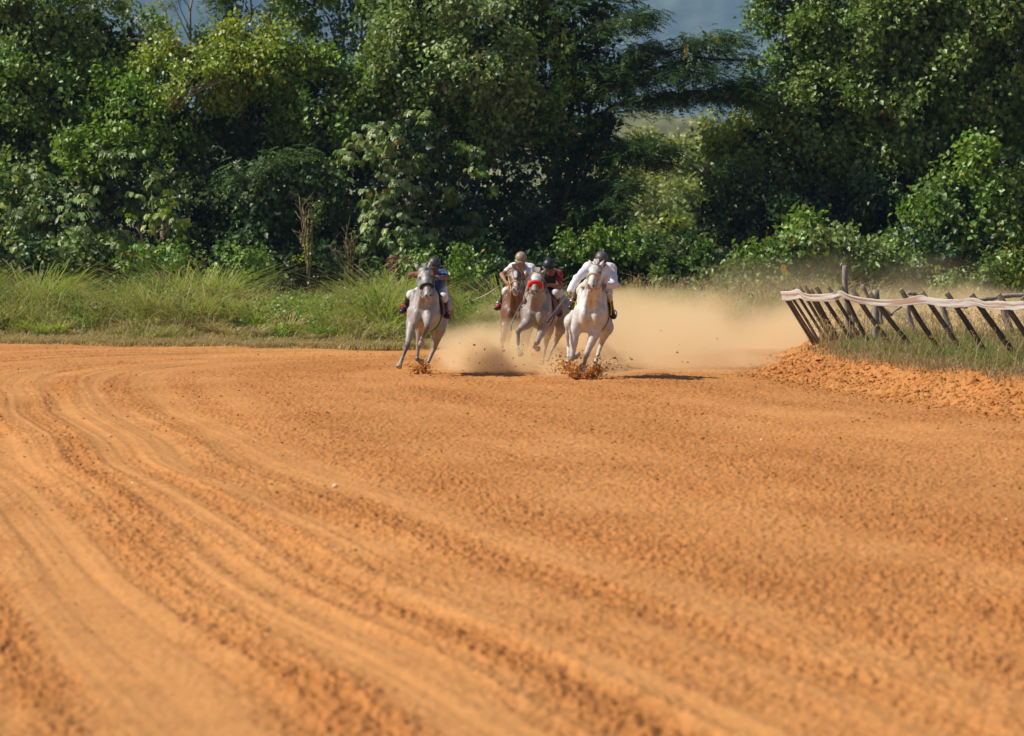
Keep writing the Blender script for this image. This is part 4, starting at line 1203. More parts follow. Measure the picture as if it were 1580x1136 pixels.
    for s_ in (-1, 1):
        ec = poll + hx * .185 + lat * s_ * .093 * hs + fr * .045
        eyes.append(ec)
        paint.append((ec, .036, (.05, .04, .035), .8))
        nc = muz + lat * s_ * .044 + fr * .062 - hx * .0
        paint.append((nc, (.022, .04, .026), (.02, .012, .012), 1))
    paint.append((muz + hx * .055 + fr * .02, (.05, .05, .018), (.25, .14, .11), .7))
    for f in coat.get('paint', ()):
        paint.append(f(W, poll, muz, hx, fr, lat, L))
    body = grow('body', pr, .0155, M_COAT, T, paint=paint)
    for ec in eyes:
        G = Geo(); v, f = ico()
        G.add(v * .019 + ec + fr * .004, None, f, (.01, .008, .006)); e = G.build('eye', M_LEATHER, T, smooth=True)
        m_ = e.modifiers.new('s', 'SUBSURF'); m_.levels = m_.render_levels = 2
    for ft, hf in hoofs:
        G = Geo(); ax = unit((hf - ft)[None])[0]
        G.tube([hf - ax * .055, hf - ax * .04, hf + ax * .028, hf + ax * .034], [.034, .043, .057, .050], 14, coat.get('hoof', (.30, .24, .19)))
        G.build('hoof', M_HOOF, T, smooth=False)
    # mane, forelock, tail
    G = Geo(); hc = np.array(coat['mane'])
    crest = curve_pts([poll + np.array([0, .13, .01]), poll * .6 + wi * .4 + np.array([0, .02, .10]), wi + np.array([0, 0, .08])], 34)
    for i, c in enumerate(crest):
        for j in range(5):
            s_ = rng.choice([-1, 1])
            G.tube([c + rng.normal(size=3) * .012, c + np.array([s_ * .035, .06, .02]) + rng.normal(size=3) * .015, c + np.array([s_ * .075, .14, -.05]) + rng.normal(size=3) * .03], [.010, .008, .002], 4, hc * rng.uniform(.6, 1.4), cap=False)
    G.build('mane', M_HAIR, T); G = Geo()
    for j in range(22):
        c = poll + lat * rng.uniform(-.03, .03) - hx * .03 + fr * .05
        G.tube([c, c + fr * .06 + hx * .0 + np.array([rng.uniform(-.03, .03), 0, .035]), c + fr * .075 + hx * rng.uniform(.03, .11) + lat * rng.uniform(-.03, .03)], [.010, .009, .002], 4, hc * rng.uniform(.6, 1.4), cap=False)
    G.build('forelock', M_HAIR, T)
    G = Geo(); tb = ru + sd * .30 + np.array([0, 0, -.04])
    for j in range(60):
        o = rng.normal(size=3) * np.array([.05, .04, .03])
        G.tube([tb + o * .3, tb + sd * .25 + o + np.array([0, 0, .02]), tb + sd * .5 + o * 2 + np.array([0, 0, -.18]), tb + sd * .62 + o * 2.6 + np.array([0, 0, -.45])], [.014, .015, .012, .003], 4, hc * rng.uniform(.6, 1.3), cap=False)
    G.build('tail', M_HAIR, T)
    W.update(hx=hx, fr_=fr, lat=lat, L=L, sl=sl, sd=sd, Mb=Mb, hgt=hgt, hs=hs, w=w, barrel=barrel)
    return T, W

def bridle(T, W, col, nose_col, nose_r, hands, nose_t=.62, cheek=True, rein_col=None):
    poll, muz, hx, fr, lat, L, hs = [W[k] for k in ('poll', 'muzzle', 'hx', 'fr_', 'lat', 'L', 'hs')]
    G = Geo()
    M = np.array([lat, fr])
    def rg(t, rx, ry, off=0.0): return poll + hx * L * t + fr * off, rx, ry
    c, rx, ry = rg(.10, .112 * hs, .105); ring(G, c - hx * .0, M, rx, ry, .009, col)          # browband and throat
    for s_ in (-1, 1):
        pts = curve_pts([poll - hx * .02 - fr * .02 + lat * s_ * .085 * hs, poll + hx * L * .22 + lat * s_ * .112 * hs + fr * .0, poll + hx * L * nose_t + lat * s_ * .088 * hs, muz - hx * .03 + lat * s_ * .078 * hs - fr * .02], 12)
        G.tube(pts, .0085, 6, col)
        ring(G, muz - hx * .025 + lat * s_ * .082 * hs - fr * .02, np.array([hx, fr]), .028, .028, .006, (.35, .33, .30), 14)
    G.tube(curve_pts([poll + lat * -.085 * hs, poll - hx * .055, poll + lat * .085 * hs], 8), .0095, 6, col)
    G.build('bridle', M_LEATHER, T)
    G = Geo()
    c = poll + hx * L * nose_t - fr * .005
    ring(G, c, M, .086 * hs + nose_r * .5, .088 + nose_r * .5, nose_r, nose_col, 30, .0 - .25, np.pi + .25, 9)
    ring(G, c, M, .083 * hs, .085, .009, col)
    nb = G.build('noseband', M_CLOTH if nose_r > .02 else M_LEATHER, T, smooth=True)
    G = Geo()
    rc = rein_col or col
    for s_, h in zip((-1, 1), hands):
        a = muz - hx * .025 + lat * s_ * .085 * hs - fr * .03
        w_ = W['withers'] * .5 + W['poll'] * .5 + lat * s_ * .15
        G.tube(curve_pts([a, (a + w_) / 2 + np.array([0, 0, -.06]), w_, h], 14), .008, 6, rc)
    G.build('reins', M_LEATHER, T)
    return nb

def saddle(T, W, pad_col, sad_col, girth_col):
    wi, ru, sl, sd, barrel, hgt, w = [W[k] for k in ('withers', 'rump', 'sl', 'sd', 'barrel', 'hgt', 'w')]
    def shell(t0, t1, a1, infl, col, name, mat):
        V = []; C = []
        ts = np.linspace(t0, t1, 12); an = np.linspace(-a1, a1, 30)
        for t in ts:
            for a in an:
                c = barrel + sd * (t - .0)
                c = c + np.array([0, 0, 0])
                p = c + sl * np.sin(a) * (.285 * w + infl) * (1 - .25 * abs(t) ** 2) + np.array([0, 0, 1.]) * np.cos(a) * (hgt * 1.0 + infl) * (1 - .1 * t * t)
                V.append(p)
        V = np.array(V); idx = np.arange(len(V)).reshape(12, 30)
        q = np.stack([idx[:-1, :-1], idx[:-1, 1:], idx[1:, 1:], idx[1:, :-1]], -1).reshape(-1, 4)
        o = mk(name, V, [q], mat, T, np.repeat([col], len(V), 0), smooth=True)
        m_ = o.modifiers.new('t', 'SOLIDIFY'); m_.thickness = .014; m_.offset = 1
        return o
    shell(-.30, .28, 1.75, .020, pad_col, 'saddle_pad', M_CLOTH)
    shell(-.18, .18, .95, .048, sad_col, 'saddle', M_LEATHER)
    V = []; G = Geo()
    an = np.linspace(1.4, 2 * np.pi - 1.4, 24)
    pts = np.array([barrel + sd * -.16 + sl * np.sin(a) * (.285 * w + .012) * .96 + np.array([0, 0, 1.]) * np.cos(a) * (hgt + .012) for a in an])
    rows = []
    for o_ in (-.045, .045):
        rows.append(pts + sd * o_)
    V = np.concatenate(rows); n = len(pts)
    q = [[i, i + 1, n + i + 1, n + i] for i in range(n - 1)]
    o = mk('girth', V, [q], M_CLOTH, T, np.repeat([girth_col], len(V), 0), smooth=True)
    m_ = o.modifiers.new('t', 'SOLIDIFY'); m_.thickness = .012; m_.offset = 0

def hand_prims(wr, dirv, palm_n, col, curl=1.0, s=1.0):
    """palm, four unequal curled fingers and a thumb from the side of the palm"""
    d = unit(np.asarray(dirv, float)[None])[0]; n = np.asarray(palm_n, float); n = n - d * np.dot(n, d); n = unit(n[None])[0]; sd = np.cross(d, n)
    M = np.array([sd, n, d])
    out = [cone(wr, wr + d * .03, .024 * s, .026 * s, col, .012), ell(wr + d * .062 * s, (.042 * s, .018 * s, .045 * s), col, .012, M)]
    for i, (o, ln) in enumerate(zip((-.030, -.010, .010, .029), (.068, .078, .072, .056))):
        a = wr + d * .098 * s + sd * o * s
        b = a + (d * math.cos(curl * .7) + n * math.sin(curl * .7)) * ln * .45 * s
        c = b + (d * math.cos(curl * 1.9) + n * math.sin(curl * 1.9)) * ln * .38 * s
        e = c + (d * math.cos(curl * 2.8) + n * math.sin(curl * 2.8)) * ln * .28 * s
        out += [cone(a - d * .02, b, .0105 * s, .0098 * s, col, .004), cone(b, c, .0098 * s, .009 * s, col, .003), cone(c, e, .009 * s, .008 * s, col, .003)]
    a = wr + d * .035 * s - sd * .034 * s; b = a + (-sd * .6 + d * .55 + n * .5) * .042 * s; c = b + (d * .6 + n * .8 + sd * .25) * .032 * s
    out += [cone(a, b, .014 * s, .0115 * s, col, .008), cone(b, c, .0115 * s, .009 * s, col, .003)]
    return out, wr + d * .085 * s + n * .030 * s

def build_rider(J, D, look, label):
    W = {k: P(v[0], v[1], D + v[2]) for k, v in J.items()}
    hip = (W['hipL'] + W['hipR']) / 2
    # only sitting people: the root stands under the pelvis
    T = thing('person', hip, label, 'person', 'jockeys on the galloping horses')
    sk = look['skin']
    hd = W['head']; nk = W['neck']
    hs = .103
    up = unit((hd - nk + np.array([0, -.02, .10]))[None])[0]
    fwd = np.array(look.get('face', (0, -1, -.25)), float); fwd -= up * np.dot(up, fwd); fwd = unit(fwd[None])[0]
    lat = np.cross(fwd, up); lat = lat if lat[0] > 0 else -lat
    Mh = np.array([lat, fwd, up])
    pr = [ell(hd, (.076, .096, .108), sk, .02, Mh), ell(hd - up * .060 + fwd * .022, (.056, .062, .062), sk, .03, Mh), cone(hd - up * .05 - fwd * .03, nk, .054, .060, sk, .03),
          cone(hd + fwd * .088 - up * .005, hd + fwd * .105 - up * .035, .010, .017, sk, .012), ell(hd + fwd * .075 - up * .085, (.025, .02, .018), sk, .02, Mh)]
    for s_ in (-1, 1):
        pr += [ell(hd + lat * s_ * .078 - up * .02, (.012, .022, .032), sk, .008, Mh), ell(hd + lat * s_ * .04 + fwd * .070 - up * .025, (.024, .018, .018), sk, .02, Mh),
               ell(hd + lat * s_ * .034 + fwd * .082 + up * .028, (.026, .012, .010), sk, .012, Mh)]
    sL, sR = W['shL'], W['shR']; cst = (sL + sR) / 2
    body = [cone(cst, nk, .085, .062, sk, .05), cone(sL * .8 + cst * .2, sR * .8 + cst * .2, .085, .085, sk, .06), cone(cst + (hip - cst) * .15, cst + (hip - cst) * .5, .150, .135, sk, .06, 1.12),
            cone(cst + (hip - cst) * .5, hip, .130, .150, sk, .06, 1.1)]
    armp = {}
    hands = {}
    for s_, q in ((-1, 'L'), (1, 'R')):
        s0, e, w_ = W['sh' + q], W['el' + q], W['wr' + q]
        ua = [ell(s0, (.068, .068, .068), sk, .04), cone(s0, s0 + (e - s0) * .55, .058, .050, sk, .03), cone(s0 + (e - s0) * .5, e, .050, .041, sk, .03)]
        fa = [ell(e, (.042, .042, .042), sk, .02), cone(e, e + (w_ - e) * .35, .044, .043, sk, .02), cone(e + (w_ - e) * .35, w_, .043, .026, sk, .02)]
        hp, grip = hand_prims(w_, (w_ - e) * .6 + np.asarray(look.get('hand' + q, (0, -.05, -.05))), look.get('palm' + q, (-s_, 0, -.4)), sk)
        armp[q] = (ua, fa); hands[q] = grip
        pr += ua + fa + hp
    legs = {}
    for s_, q in ((-1, 'L'), (1, 'R')):
        h, kn, an, to = W['hip' + q], W['kn' + q], W['an' + q], W['to' + q]
        th = [cone(h, h + (kn - h) * .6, .098, .082, sk, .04), cone(h + (kn - h) * .5, kn, .082, .060, sk, .04), ell(kn, (.060, .060, .060), sk, .03)]
        mid = kn + (an - kn) * .35 + np.array([0, .02, 0])
        cf = [cone(kn, mid, .056, .057, sk, .02), cone(mid, an, .055, .038, sk, .02)]
        f = unit((to - an)[None])[0]
        ft = [ell(an + np.array([0, .02, -.02]), (.038, .046, .042), sk, .02), cone(an + f * .03 + [0, 0, -.035], to, .040, .032, sk, .03, 1.1), cone(an + [0, .03, -.045], an + f * .06 + [0, 0, -.045], .036, .036, sk, .02)]
        legs[q] = (th, cf, ft)
        pr += th + cf + ft
    pr += body
    paint = []
    for s_ in (-1, 1):
        paint += [(hd + lat * s_ * .031 + fwd * .088 + up * .012, (.017, .02, .009), (.75, .72, .68), .9), (hd + lat * s_ * .031 + fwd * .09 + up * .012, .0075, (.01, .008, .006), 1),
                  (hd + lat * s_ * .033 + fwd * .09 + up * .036, (.022, .02, .005), (.02, .015, .01), .9)]
    paint.append((hd + fwd * .09 - up * .058, (.024, .03, .006), np.array(sk) * [1.0, .45, .42], .8))
    grow('body', pr, .0105, M_SKIN, T, paint=paint)
    # helmet with short peak and chin strap
    hc = look['helmet']
    hpn = [ell(hd + up * .030 - fwd * .008, (.108, .122, .102), hc, .01, Mh)]
    hpo = [np.array(hd + up * .012), -up + fwd * -.10]
    grow('helmet', hpn, .010, M_HELMET, T, cut=[(hd + up * .022 + fwd * .0, -up - fwd * .22)])
    G = Geo()
    t = np.linspace(-1.15, 1.15, 16)
    V = []
    for r_, dz in ((.100, .030), (.142, .016)):
        for a in t:
            V.append(hd + up * (dz) + lat * np.sin(a) * r_ * .93 + fwd * np.cos(a) * r_ * 1.06)
    V = np.array(V)
    o = mk('helmet_peak', V, [[[i, i + 1, 17 + i, 16 + i] for i in range(15)]], M_HELMET, T, np.repeat([hc], 32, 0), smooth=True)
    m_ = o.modifiers.new('t', 'SOLIDIFY'); m_.thickness = .006
    G.tube(curve_pts([hd + lat * .088 + up * .02, hd + lat * .074 - up * .075 + fwd * .01, hd - up * .125 + fwd * .05, hd - lat * .074 - up * .075 + fwd * .01, hd - lat * .088 + up * .02], 16), .007, 5, (.03, .03, .03), flat=.4)
    if look.get('goggles'):
        G.tube([hd + fwd * .093 + up * .012 + lat * x + np.array([0, abs(x) * .5, 0]) for x in np.linspace(-.075, .075, 9)], .017, 7, look['goggles'], flat=.6)
    G.build('chin_strap', M_LEATHER, T)
    def rc(ps, col):
        o = []
        for p in ps:
            p = dict(p); p['col'] = col; o.append(p)
        return o
    # shirt
    sh = look['shirt']; sv = look.get('sleeve', sh)
    shirt = rc(body[1:3], sh) + rc([cone(cst + (hip - cst) * .5, cst + (hip - cst) * .85, .132, .148, sh, .06, 1.1)], look.get('lower', sh))
    for q in 'LR':
        ua, fa = armp[q]
        shirt += rc(ua[:2] if look['short'] else ua + fa[:1], sv)
        if not look['short']:
            p = fa[2]; e0, w0 = p['a'], p['b']
            shirt += rc([fa[1], cone(e0, w0 - (w0 - e0) * .08, .048, .040, sv, .02)], sv)
    cw = cone(cst, nk - (nk - cst) * .35, .088, .066, sh, .04); shirt.append(cw)
    grow('shirt', shirt, .0115, M_CLOTH, T, infl=.016 if look['short'] else .022, wr=(.009, 9))
    if look.get('vest'):
        v = rc(body[1:3] + [cone(cst + (hip - cst) * .5, cst + (hip - cst) * .72, .130, .140, sh, .06, 1.1)], look['vest'])
        v[0]['ra'] = v[0]['rb'] = .078; v[0]['a'] = sL * .6 + cst * .4; v[0]['b'] = sR * .6 + cst * .4
        grow('vest', v, .0115, M_CLOTH, T, infl=.036, wr=(.005, 8))
    if look.get('collar'):
        G = Geo(); ring(G, nk + (hd - nk) * .25, frame(hd - nk), .070, .072, .018, look['collar'], 20); G.build('collar', M_CLOTH, T, smooth=True)
    # trousers and boots
    tr = rc([cone(cst + (hip - cst) * .82, hip, .128, .150, sk, .05, 1.1)], look['pants'])
    for q in 'LR':
        th, cf, ft = legs[q]
        tr += rc(th, look['pants']) + rc([cone(cf[0]['a'], cf[0]['a'] + (cf[0]['b'] - cf[0]['a']) * .45, .056, .052, sk, .02)], look['pants'])
    grow('trousers', tr, .0115, M_CLOTH, T, infl=.017, wr=(.008, 8))
    for q in 'LR':
        th, cf, ft = legs[q]
        p = rc([cone(cf[0]['a'] + (cf[0]['b'] - cf[0]['a']) * .55, cf[0]['b'], .056, .057, sk, .02)] + cf[1:] + ft, look['boot'])
        grow('boot', p, .0105, M_LEATHER, T, infl=.013)
    if look.get('wrist'):
        G = Geo(); q, c = look['wrist']; w_ = W['wr' + q]; e = W['el' + q]; ring(G, w_ + (e - w_) * .08, frame(w_ - e), .032, .032, .011, c, 18, flat=1.6); G.build('wristband', M_CLOTH, T)
    return T, W, hands

def stirrups(T, W, Rw, col, strap=(.03, .025, .02), r=.085, mat=None):
    """stirrup irons with leathers belong to the horse's tack"""
    for q, s_ in (('L', -1), ('R', 1)):
        to = Rw['to' + q]; an = Rw['an' + q]
        c = an + (to - an) * .62 + np.array([0, 0, .005])
        f = unit((to - an)[None])[0]; M = frame(f)
        M = np.array([M[0], M[1]])
        G = Geo()
        ring(G, c, M, r * .82, r, .0105, col, 24)
        up = M[1] if M[1][2] > 0 else -M[1]
        G.build('stirrup', mat or M_LEATHER, T, smooth=True)
        G = Geo(); top = W['barrel'] + np.array([0, 0, W['hgt'] * .8]) + W['sl'] * np.sign(W['sl'][0]) * s_ * .2
        G.tube([c + up * r, (c + up * r + top) / 2 + np.array([s_ * .03, 0, 0]), top], .011, 5, strap, flat=.5)
        G.build('stirrup_leather', M_LEATHER, T)

def whip(pts, rad, cols, label, n=24):
    G = Geo(); p = curve_pts(pts, n); t = np.linspace(0, 1, n)
    r = np.interp(t, np.linspace(0, 1, len(rad)), rad)
    c = np.array([[np.interp(x, np.linspace(0, 1, len(cols)), [k[j] for k in cols]) for j in range(3)] for x in t])
    G.tube(p, r, 7)
    C = np.concatenate([np.repeat(c, 7, 0), c[:1], c[-1:]])
    G.c = [C]
    o = G.build('whip', M_LEATHER, None, smooth=True, loc=p[0])
    tag(o, label, 'whip', 'riding whips')

# ---------------- grey horse on the left, rider in blue
GREY = dict(body=(.335, .31, .285), leg=(.285, .245, .21), joint=(.085, .08, .08), nose=(.36, .32, .30), mane=(.20, .19, .19), w=.93, hs=1.06,
            hoof=(.36, .31, .26),
            paint=[lambda W, poll, muz, hx, fr, lat, L: (poll + hx * .22 + fr * .09 - lat * .03, (.028, .05, .17), (.62, .62, .63), .8),
                   lambda W, poll, muz, hx, fr, lat, L: (poll + hx * .32 + fr * .09 + lat * .03, (.025, .05, .13), (.24, .24, .26), .6),
                   lambda W, poll, muz, hx, fr, lat, L: (poll + hx * .28 + fr * .08 - lat * .055, (.018, .05, .12), (.30, .29, .30), .6),
                   lambda W, poll, muz, hx, fr, lat, L: (muz + fr * .05 - hx * .02, (.03, .05, .05), (.16, .15, .15), .6)])
D1 = 61.6
J1 = dict(ground=(655, 575, .9), poll=(654.8, 417.5, -.28), muzzle=(660.6, 459, -.62), earL=(639, 406.5, -.26), earR=(664.8, 402.5, -.26), withers=(659, 449, .45), chest=(652, 482, .02),
          rump=(674, 452, 1.60), breast=(648, 506, .02), belly=(664, 511, .95),
          fl_elbow=(635.5, 499, .0), fl_knee=(628.5, 533.5, -.38), fl_fet=(620.5, 553.5, -.48), fl_hoof=(616, 565, -.55),
          fr_elbow=(661, 489, -.12), fr_knee=(658.5, 505, -.52), fr_fet=(651.5, 522.5, -.40), fr_hoof=(650, 530, -.36),
          hl_stifle=(650, 506, .75), hl_hock=(645.5, 531, .75), hl_fet=(643.5, 554, .70), hl_hoof=(649.5, 557.5, .82),
          hr_stifle=(678, 508, 1.0), hr_hock=(670, 538, 1.1), hr_fet=(658, 565, .92), hr_hoof=(654.2, 573, .88))
h1, W1 = build_horse('h1', J1, D1, GREY, 'dapple grey horse with a thick black noseband and black knees, leftmost of four')
R1 = dict(head=(670.5, 408, .42), neck=(672.5, 424, .60), shL=(661, 428, .70), shR=(684.5, 424, .70), elL=(633, 424.5, .50), wrL=(641.5, 421.5, .22), elR=(690, 428.5, .45), wrR=(673.5, 428.8, .10),
          hipL=(665, 447, 1.12), hipR=(680, 447, 1.12), knL=(634, 455, .62), knR=(684, 459, .62), anL=(626.5, 472, .86), anR=(688, 480, .86), toL=(620.5, 481, .66), toR=(691, 489, .66))
r1, RW1, H1 = build_rider(R1, D1, dict(skin=(.17, .075, .042), helmet=(.045, .043, .046), shirt=(.02, .05, .19), lower=(.55, .55, .62), pants=(.68, .67, .72), boot=(.02, .018, .018), short=True, wrist=('R', (.05, .25, .60)),
                          goggles=(.20, .16, .13), face=(.1, -1, -.45)),
                          'jockey in dark helmet, blue-shouldered white shirt and white breeches on the leftmost grey horse')
bridle(h1, W1, (.20, .30, .33), (.012, .012, .014), .027, (H1['L'], H1['R']), .62)
saddle(h1, W1, (.015, .015, .017), (.03, .02, .015), (.02, .16, .05))
stirrups(h1, W1, RW1, (.62, .05, .03))

# ---------------- white horse in the lead on the right, rider in white
WHITE = dict(body=(.57, .55, .525), leg=(.52, .47, .42), joint=(.22, .20, .19), nose=(.48, .38, .34), mane=(.52, .48, .44), w=1.02, hs=1.0, hoof=(.52, .40, .30),
             paint=[lambda W, poll, muz, hx, fr, lat, L: (muz + fr * .07 + hx * .01, (.018, .03, .045), (.50, .26, .22), .8),
                    lambda W, poll, muz, hx, fr, lat, L: (muz + hx * .06, (.05, .06, .03), (.50, .24, .19), .7),
                    lambda W, poll, muz, hx, fr, lat, L: (poll + hx * .22 + fr * .08 + lat * .055, (.03, .05, .07), (.42, .40, .40), .7)])
D4 = 59.6
J4 = dict(ground=(897, 580, .1), poll=(919.5, 413, -.42), muzzle=(911.5, 445, -.86), earL=(909, 401.5, -.36), earR=(931.5, 402.5, -.36), withers=(918, 447, .45), chest=(910, 481, .02),
          rump=(917, 455, 1.60), breast=(903, 512, .0), belly=(912, 515, .95),
          fl_elbow=(887, 510, .0), fl_knee=(882.6, 552, -.12), fl_fet=(888, 549, .26), fl_hoof=(890.5, 547.5, .40),
          fr_elbow=(918, 514, .0), fr_knee=(905, 547, -.12), fr_fet=(899.8, 568, -.06), fr_hoof=(897.3, 577.5, -.10),
          hl_stifle=(880, 497, 1.05), hl_hock=(877.5, 535, 1.35), hl_fet=(877, 556, 1.05), hl_hoof=(875.5, 564, .98),
          hr_stifle=(937, 505, .85), hr_hock=(927.5, 531, 1.05), hr_fet=(920, 555, .62), hr_hoof=(917.5, 565, .52))
h4, W4 = build_horse('h4', J4, D4, WHITE, 'white horse out in front with dirt bursting from its hooves, rightmost of the four runners')
R4 = dict(head=(928, 400, .42), neck=(926.5, 410, .55), shL=(907.5, 413, .62), shR=(943, 415, .66), elL=(890, 430.5, .42), wrL=(880, 449, .22), elR=(948.5, 439, .42), wrR=(935, 440.8, .12),
          hipL=(909, 440, 1.12), hipR=(933, 440, 1.12), knL=(897, 448, .55), knR=(937.5, 459, .55), anL=(886.5, 465, .90), anR=(943.5, 480, .88), toL=(880.5, 475, .68), toR=(947, 489, .66))
r4, RW4, H4 = build_rider(R4, D4, dict(skin=(.30, .13, .08), helmet=(.09, .088, .085), shirt=(.72, .72, .78), pants=(.60, .53, .44), boot=(.02, .02, .02), short=False, collar=(.35, .02, .02), face=(-.1, -1, -.8), handL=(-.02, -.04, -.10)),
                          'jockey in grey helmet, long white sleeves and cream breeches on the leading white horse')
bridle(h4, W4, (.36, .29, .22), (.50, .40, .31), .022, (H4['R'] + np.array([-.12, 0, 0]), H4['R']), .50)
saddle(h4, W4, (.72, .50, .01), (.05, .03, .02), (.30, .26, .22))
stirrups(h4, W4, RW4, (.35, .35, .36), mat=M_METAL)

# ---------------- grey horse with the red noseband, rider in a dark vest
GREYB = dict(body=(.29, .25, .22), leg=(.34, .29, .25), joint=(.22, .19, .17), nose=(.34, .31, .29), mane=(.34, .31, .28), w=.88, hs=1.0,
             paint=[lambda W, poll, muz, hx, fr, lat, L: (poll + hx * .16 + fr * .06, (.10, .09, .20), (.64, .64, .65), .75),
                    lambda W, poll, muz, hx, fr, lat, L: (muz + fr * .06 + lat * .01, (.03, .03, .03), (.05, .045, .05), .8)])
D3 = 64.3
J3 = dict(ground=(836, 568, .5), poll=(829.5, 425, -.38), muzzle=(823.6, 453, -.80), earL=(819.5, 415.5, -.36), earR=(841.5, 416, -.36), withers=(834, 452, .45), chest=(826, 482, .02),
          rump=(860, 459, 1.55), breast=(824, 500, .0), belly=(845, 508, .90),
          fl_elbow=(812, 500, -.05), fl_knee=(799.5, 511, -.40), fl_fet=(799.5, 538, -.40), fl_hoof=(803, 546, -.46),
          fr_elbow=(838, 506, .0), fr_knee=(829, 528, -.30), fr_fet=(824, 535, -.05), fr_hoof=(829, 538, .05),
          hl_stifle=(846, 507, 1.1), hl_hock=(842, 532, 1.3), hl_fet=(838, 552, 1.2), hl_hoof=(836, 560, 1.15),
          hr_stifle=(866, 505, 1.45), hr_hock=(858, 527, 1.7), hr_fet=(849, 546, 1.6), hr_hoof=(845, 555, 1.55))
h3, W3 = build_horse('h3', J3, D3, GREYB, 'grey horse with thick red noseband, between the brown and the white horse')
R3 = dict(head=(846.8, 410, .40), neck=(850, 421, .58), shL=(836, 426, .66), shR=(861.5, 424, .68), elL=(818, 436, .45), wrL=(809.5, 459, .15), elR=(864, 443, .42), wrR=(846, 439.5, .10),
          hipL=(841, 452, 1.10), hipR=(860, 452, 1.12), knL=(817, 455, .60), knR=(857, 453, .60), anL=(811, 473, .85), anR=(861, 477, .86), toL=(808, 481, .66), toR=(864, 486, .66))
r3, RW3, H3 = build_rider(R3, D3, dict(skin=(.24, .10, .06), helmet=(.015, .017, .028), shirt=(.30, .008, .015), vest=(.018, .020, .016), pants=(.62, .60, .63), boot=(.02, .018, .018), short=True, face=(-.35, -1, -.35), handL=(-.01, -.03, -.08)),
                          'jockey in navy helmet and dark vest over a red shirt on a grey horse')
bridle(h3, W3, (.40, .30, .05), (.75, .012, .008), .036, (H3['R'] + np.array([-.12, 0, 0]), H3['R']), .60, rein_col=(.40, .28, .05))
saddle(h3, W3, (.13, .02, .035), (.04, .02, .02), (.13, .02, .035))
stirrups(h3, W3, RW3, (.40, .40, .40), mat=M_METAL)

# ---------------- brown horse with a white blaze, rider in a white T-shirt
BROWN = dict(body=(.16, .080, .042), leg=(.13, .065, .036), joint=(.08, .04, .025), nose=(.42, .34, .30), mane=(.07, .035, .02), w=.92, hs=1.08,
             paint=[lambda W, poll, muz, hx, fr, lat, L: (poll + hx * .18 + fr * .09 + lat * .01, (.035, .07, .19), (.74, .72, .74), .95),
                    lambda W, poll, muz, hx, fr, lat, L: (poll + hx * .40 + fr * .07 + lat * .01, (.034, .06, .16), (.68, .60, .60), .95)])
D2 = 66.2
J2 = dict(ground=(800, 562, .8), poll=(794, 419, -.36), muzzle=(795.5, 450, -.74), earL=(785, 416, -.14), earR=(803, 416, -.14), withers=(797, 449, .45), chest=(795, 480, .02),
          rump=(806, 452, 1.60), breast=(794, 505, .0), belly=(801, 508, .95),
          fl_elbow=(780, 500, .0), fl_knee=(776, 524, -.35), fl_fet=(774, 545, -.3), fl_hoof=(772, 553, -.35),
          fr_elbow=(806, 500, .0), fr_knee=(805, 524, -.30), fr_fet=(806, 535, .0), fr_hoof=(808, 540, .1),
          hl_stifle=(784, 504, 1.1), hl_hock=(783, 530, 1.3), hl_fet=(784, 550, 1.1), hl_hoof=(784, 558, 1.05),
          hr_stifle=(815, 504, 1.2), hr_hock=(813, 530, 1.5), hr_fet=(811, 548, 1.4), hr_hoof=(810, 557, 1.3))
h2, W2 = build_horse('h2', J2, D2, BROWN, 'brown horse with a broad white blaze, hindmost of the four')
R2 = dict(head=(804, 399.5, .40), neck=(806, 412, .58), shL=(791, 413, .66), shR=(819.5, 414, .68), elL=(774.5, 424, .45), wrL=(780, 434, .18), elR=(808, 430, .20), wrR=(801.5, 412, .12),
          hipL=(800, 446, 1.10), hipR=(817, 446, 1.12), knL=(781, 450, .55), knR=(818, 452, .60), anL=(773.5, 468, .86), anR=(820, 474, .86), toL=(766, 476, .66), toR=(822, 482, .66))
r2, RW2, H2 = build_rider(R2, D2, dict(skin=(.32, .16, .10), helmet=(.30, .23, .15), shirt=(.70, .69, .74), pants=(.62, .60, .64), boot=(.02, .018, .018), short=True, face=(-.1, -1, -.5), goggles=(.02, .02, .02)),
                          'jockey in sandy helmet and white T-shirt on the brown horse with the white blaze')
bridle(h2, W2, (.52, .36, .14), (.52, .36, .14), .011, (H2['L'], H2['R']), .66, rein_col=(.42, .26, .08))
saddle(h2, W2, (.35, .06, .08), (.04, .02, .02), (.30, .05, .06))
stirrups(h2, W2, RW2, (.45, .42, .42), mat=M_METAL)
G = Geo(); c = P(767.5, 471.5, D2 + .6); v, f = ico(); G.add(c + v * .035, None, f, (.75, .08, .14)); G.build('tassel', M_CLOTH, h2)

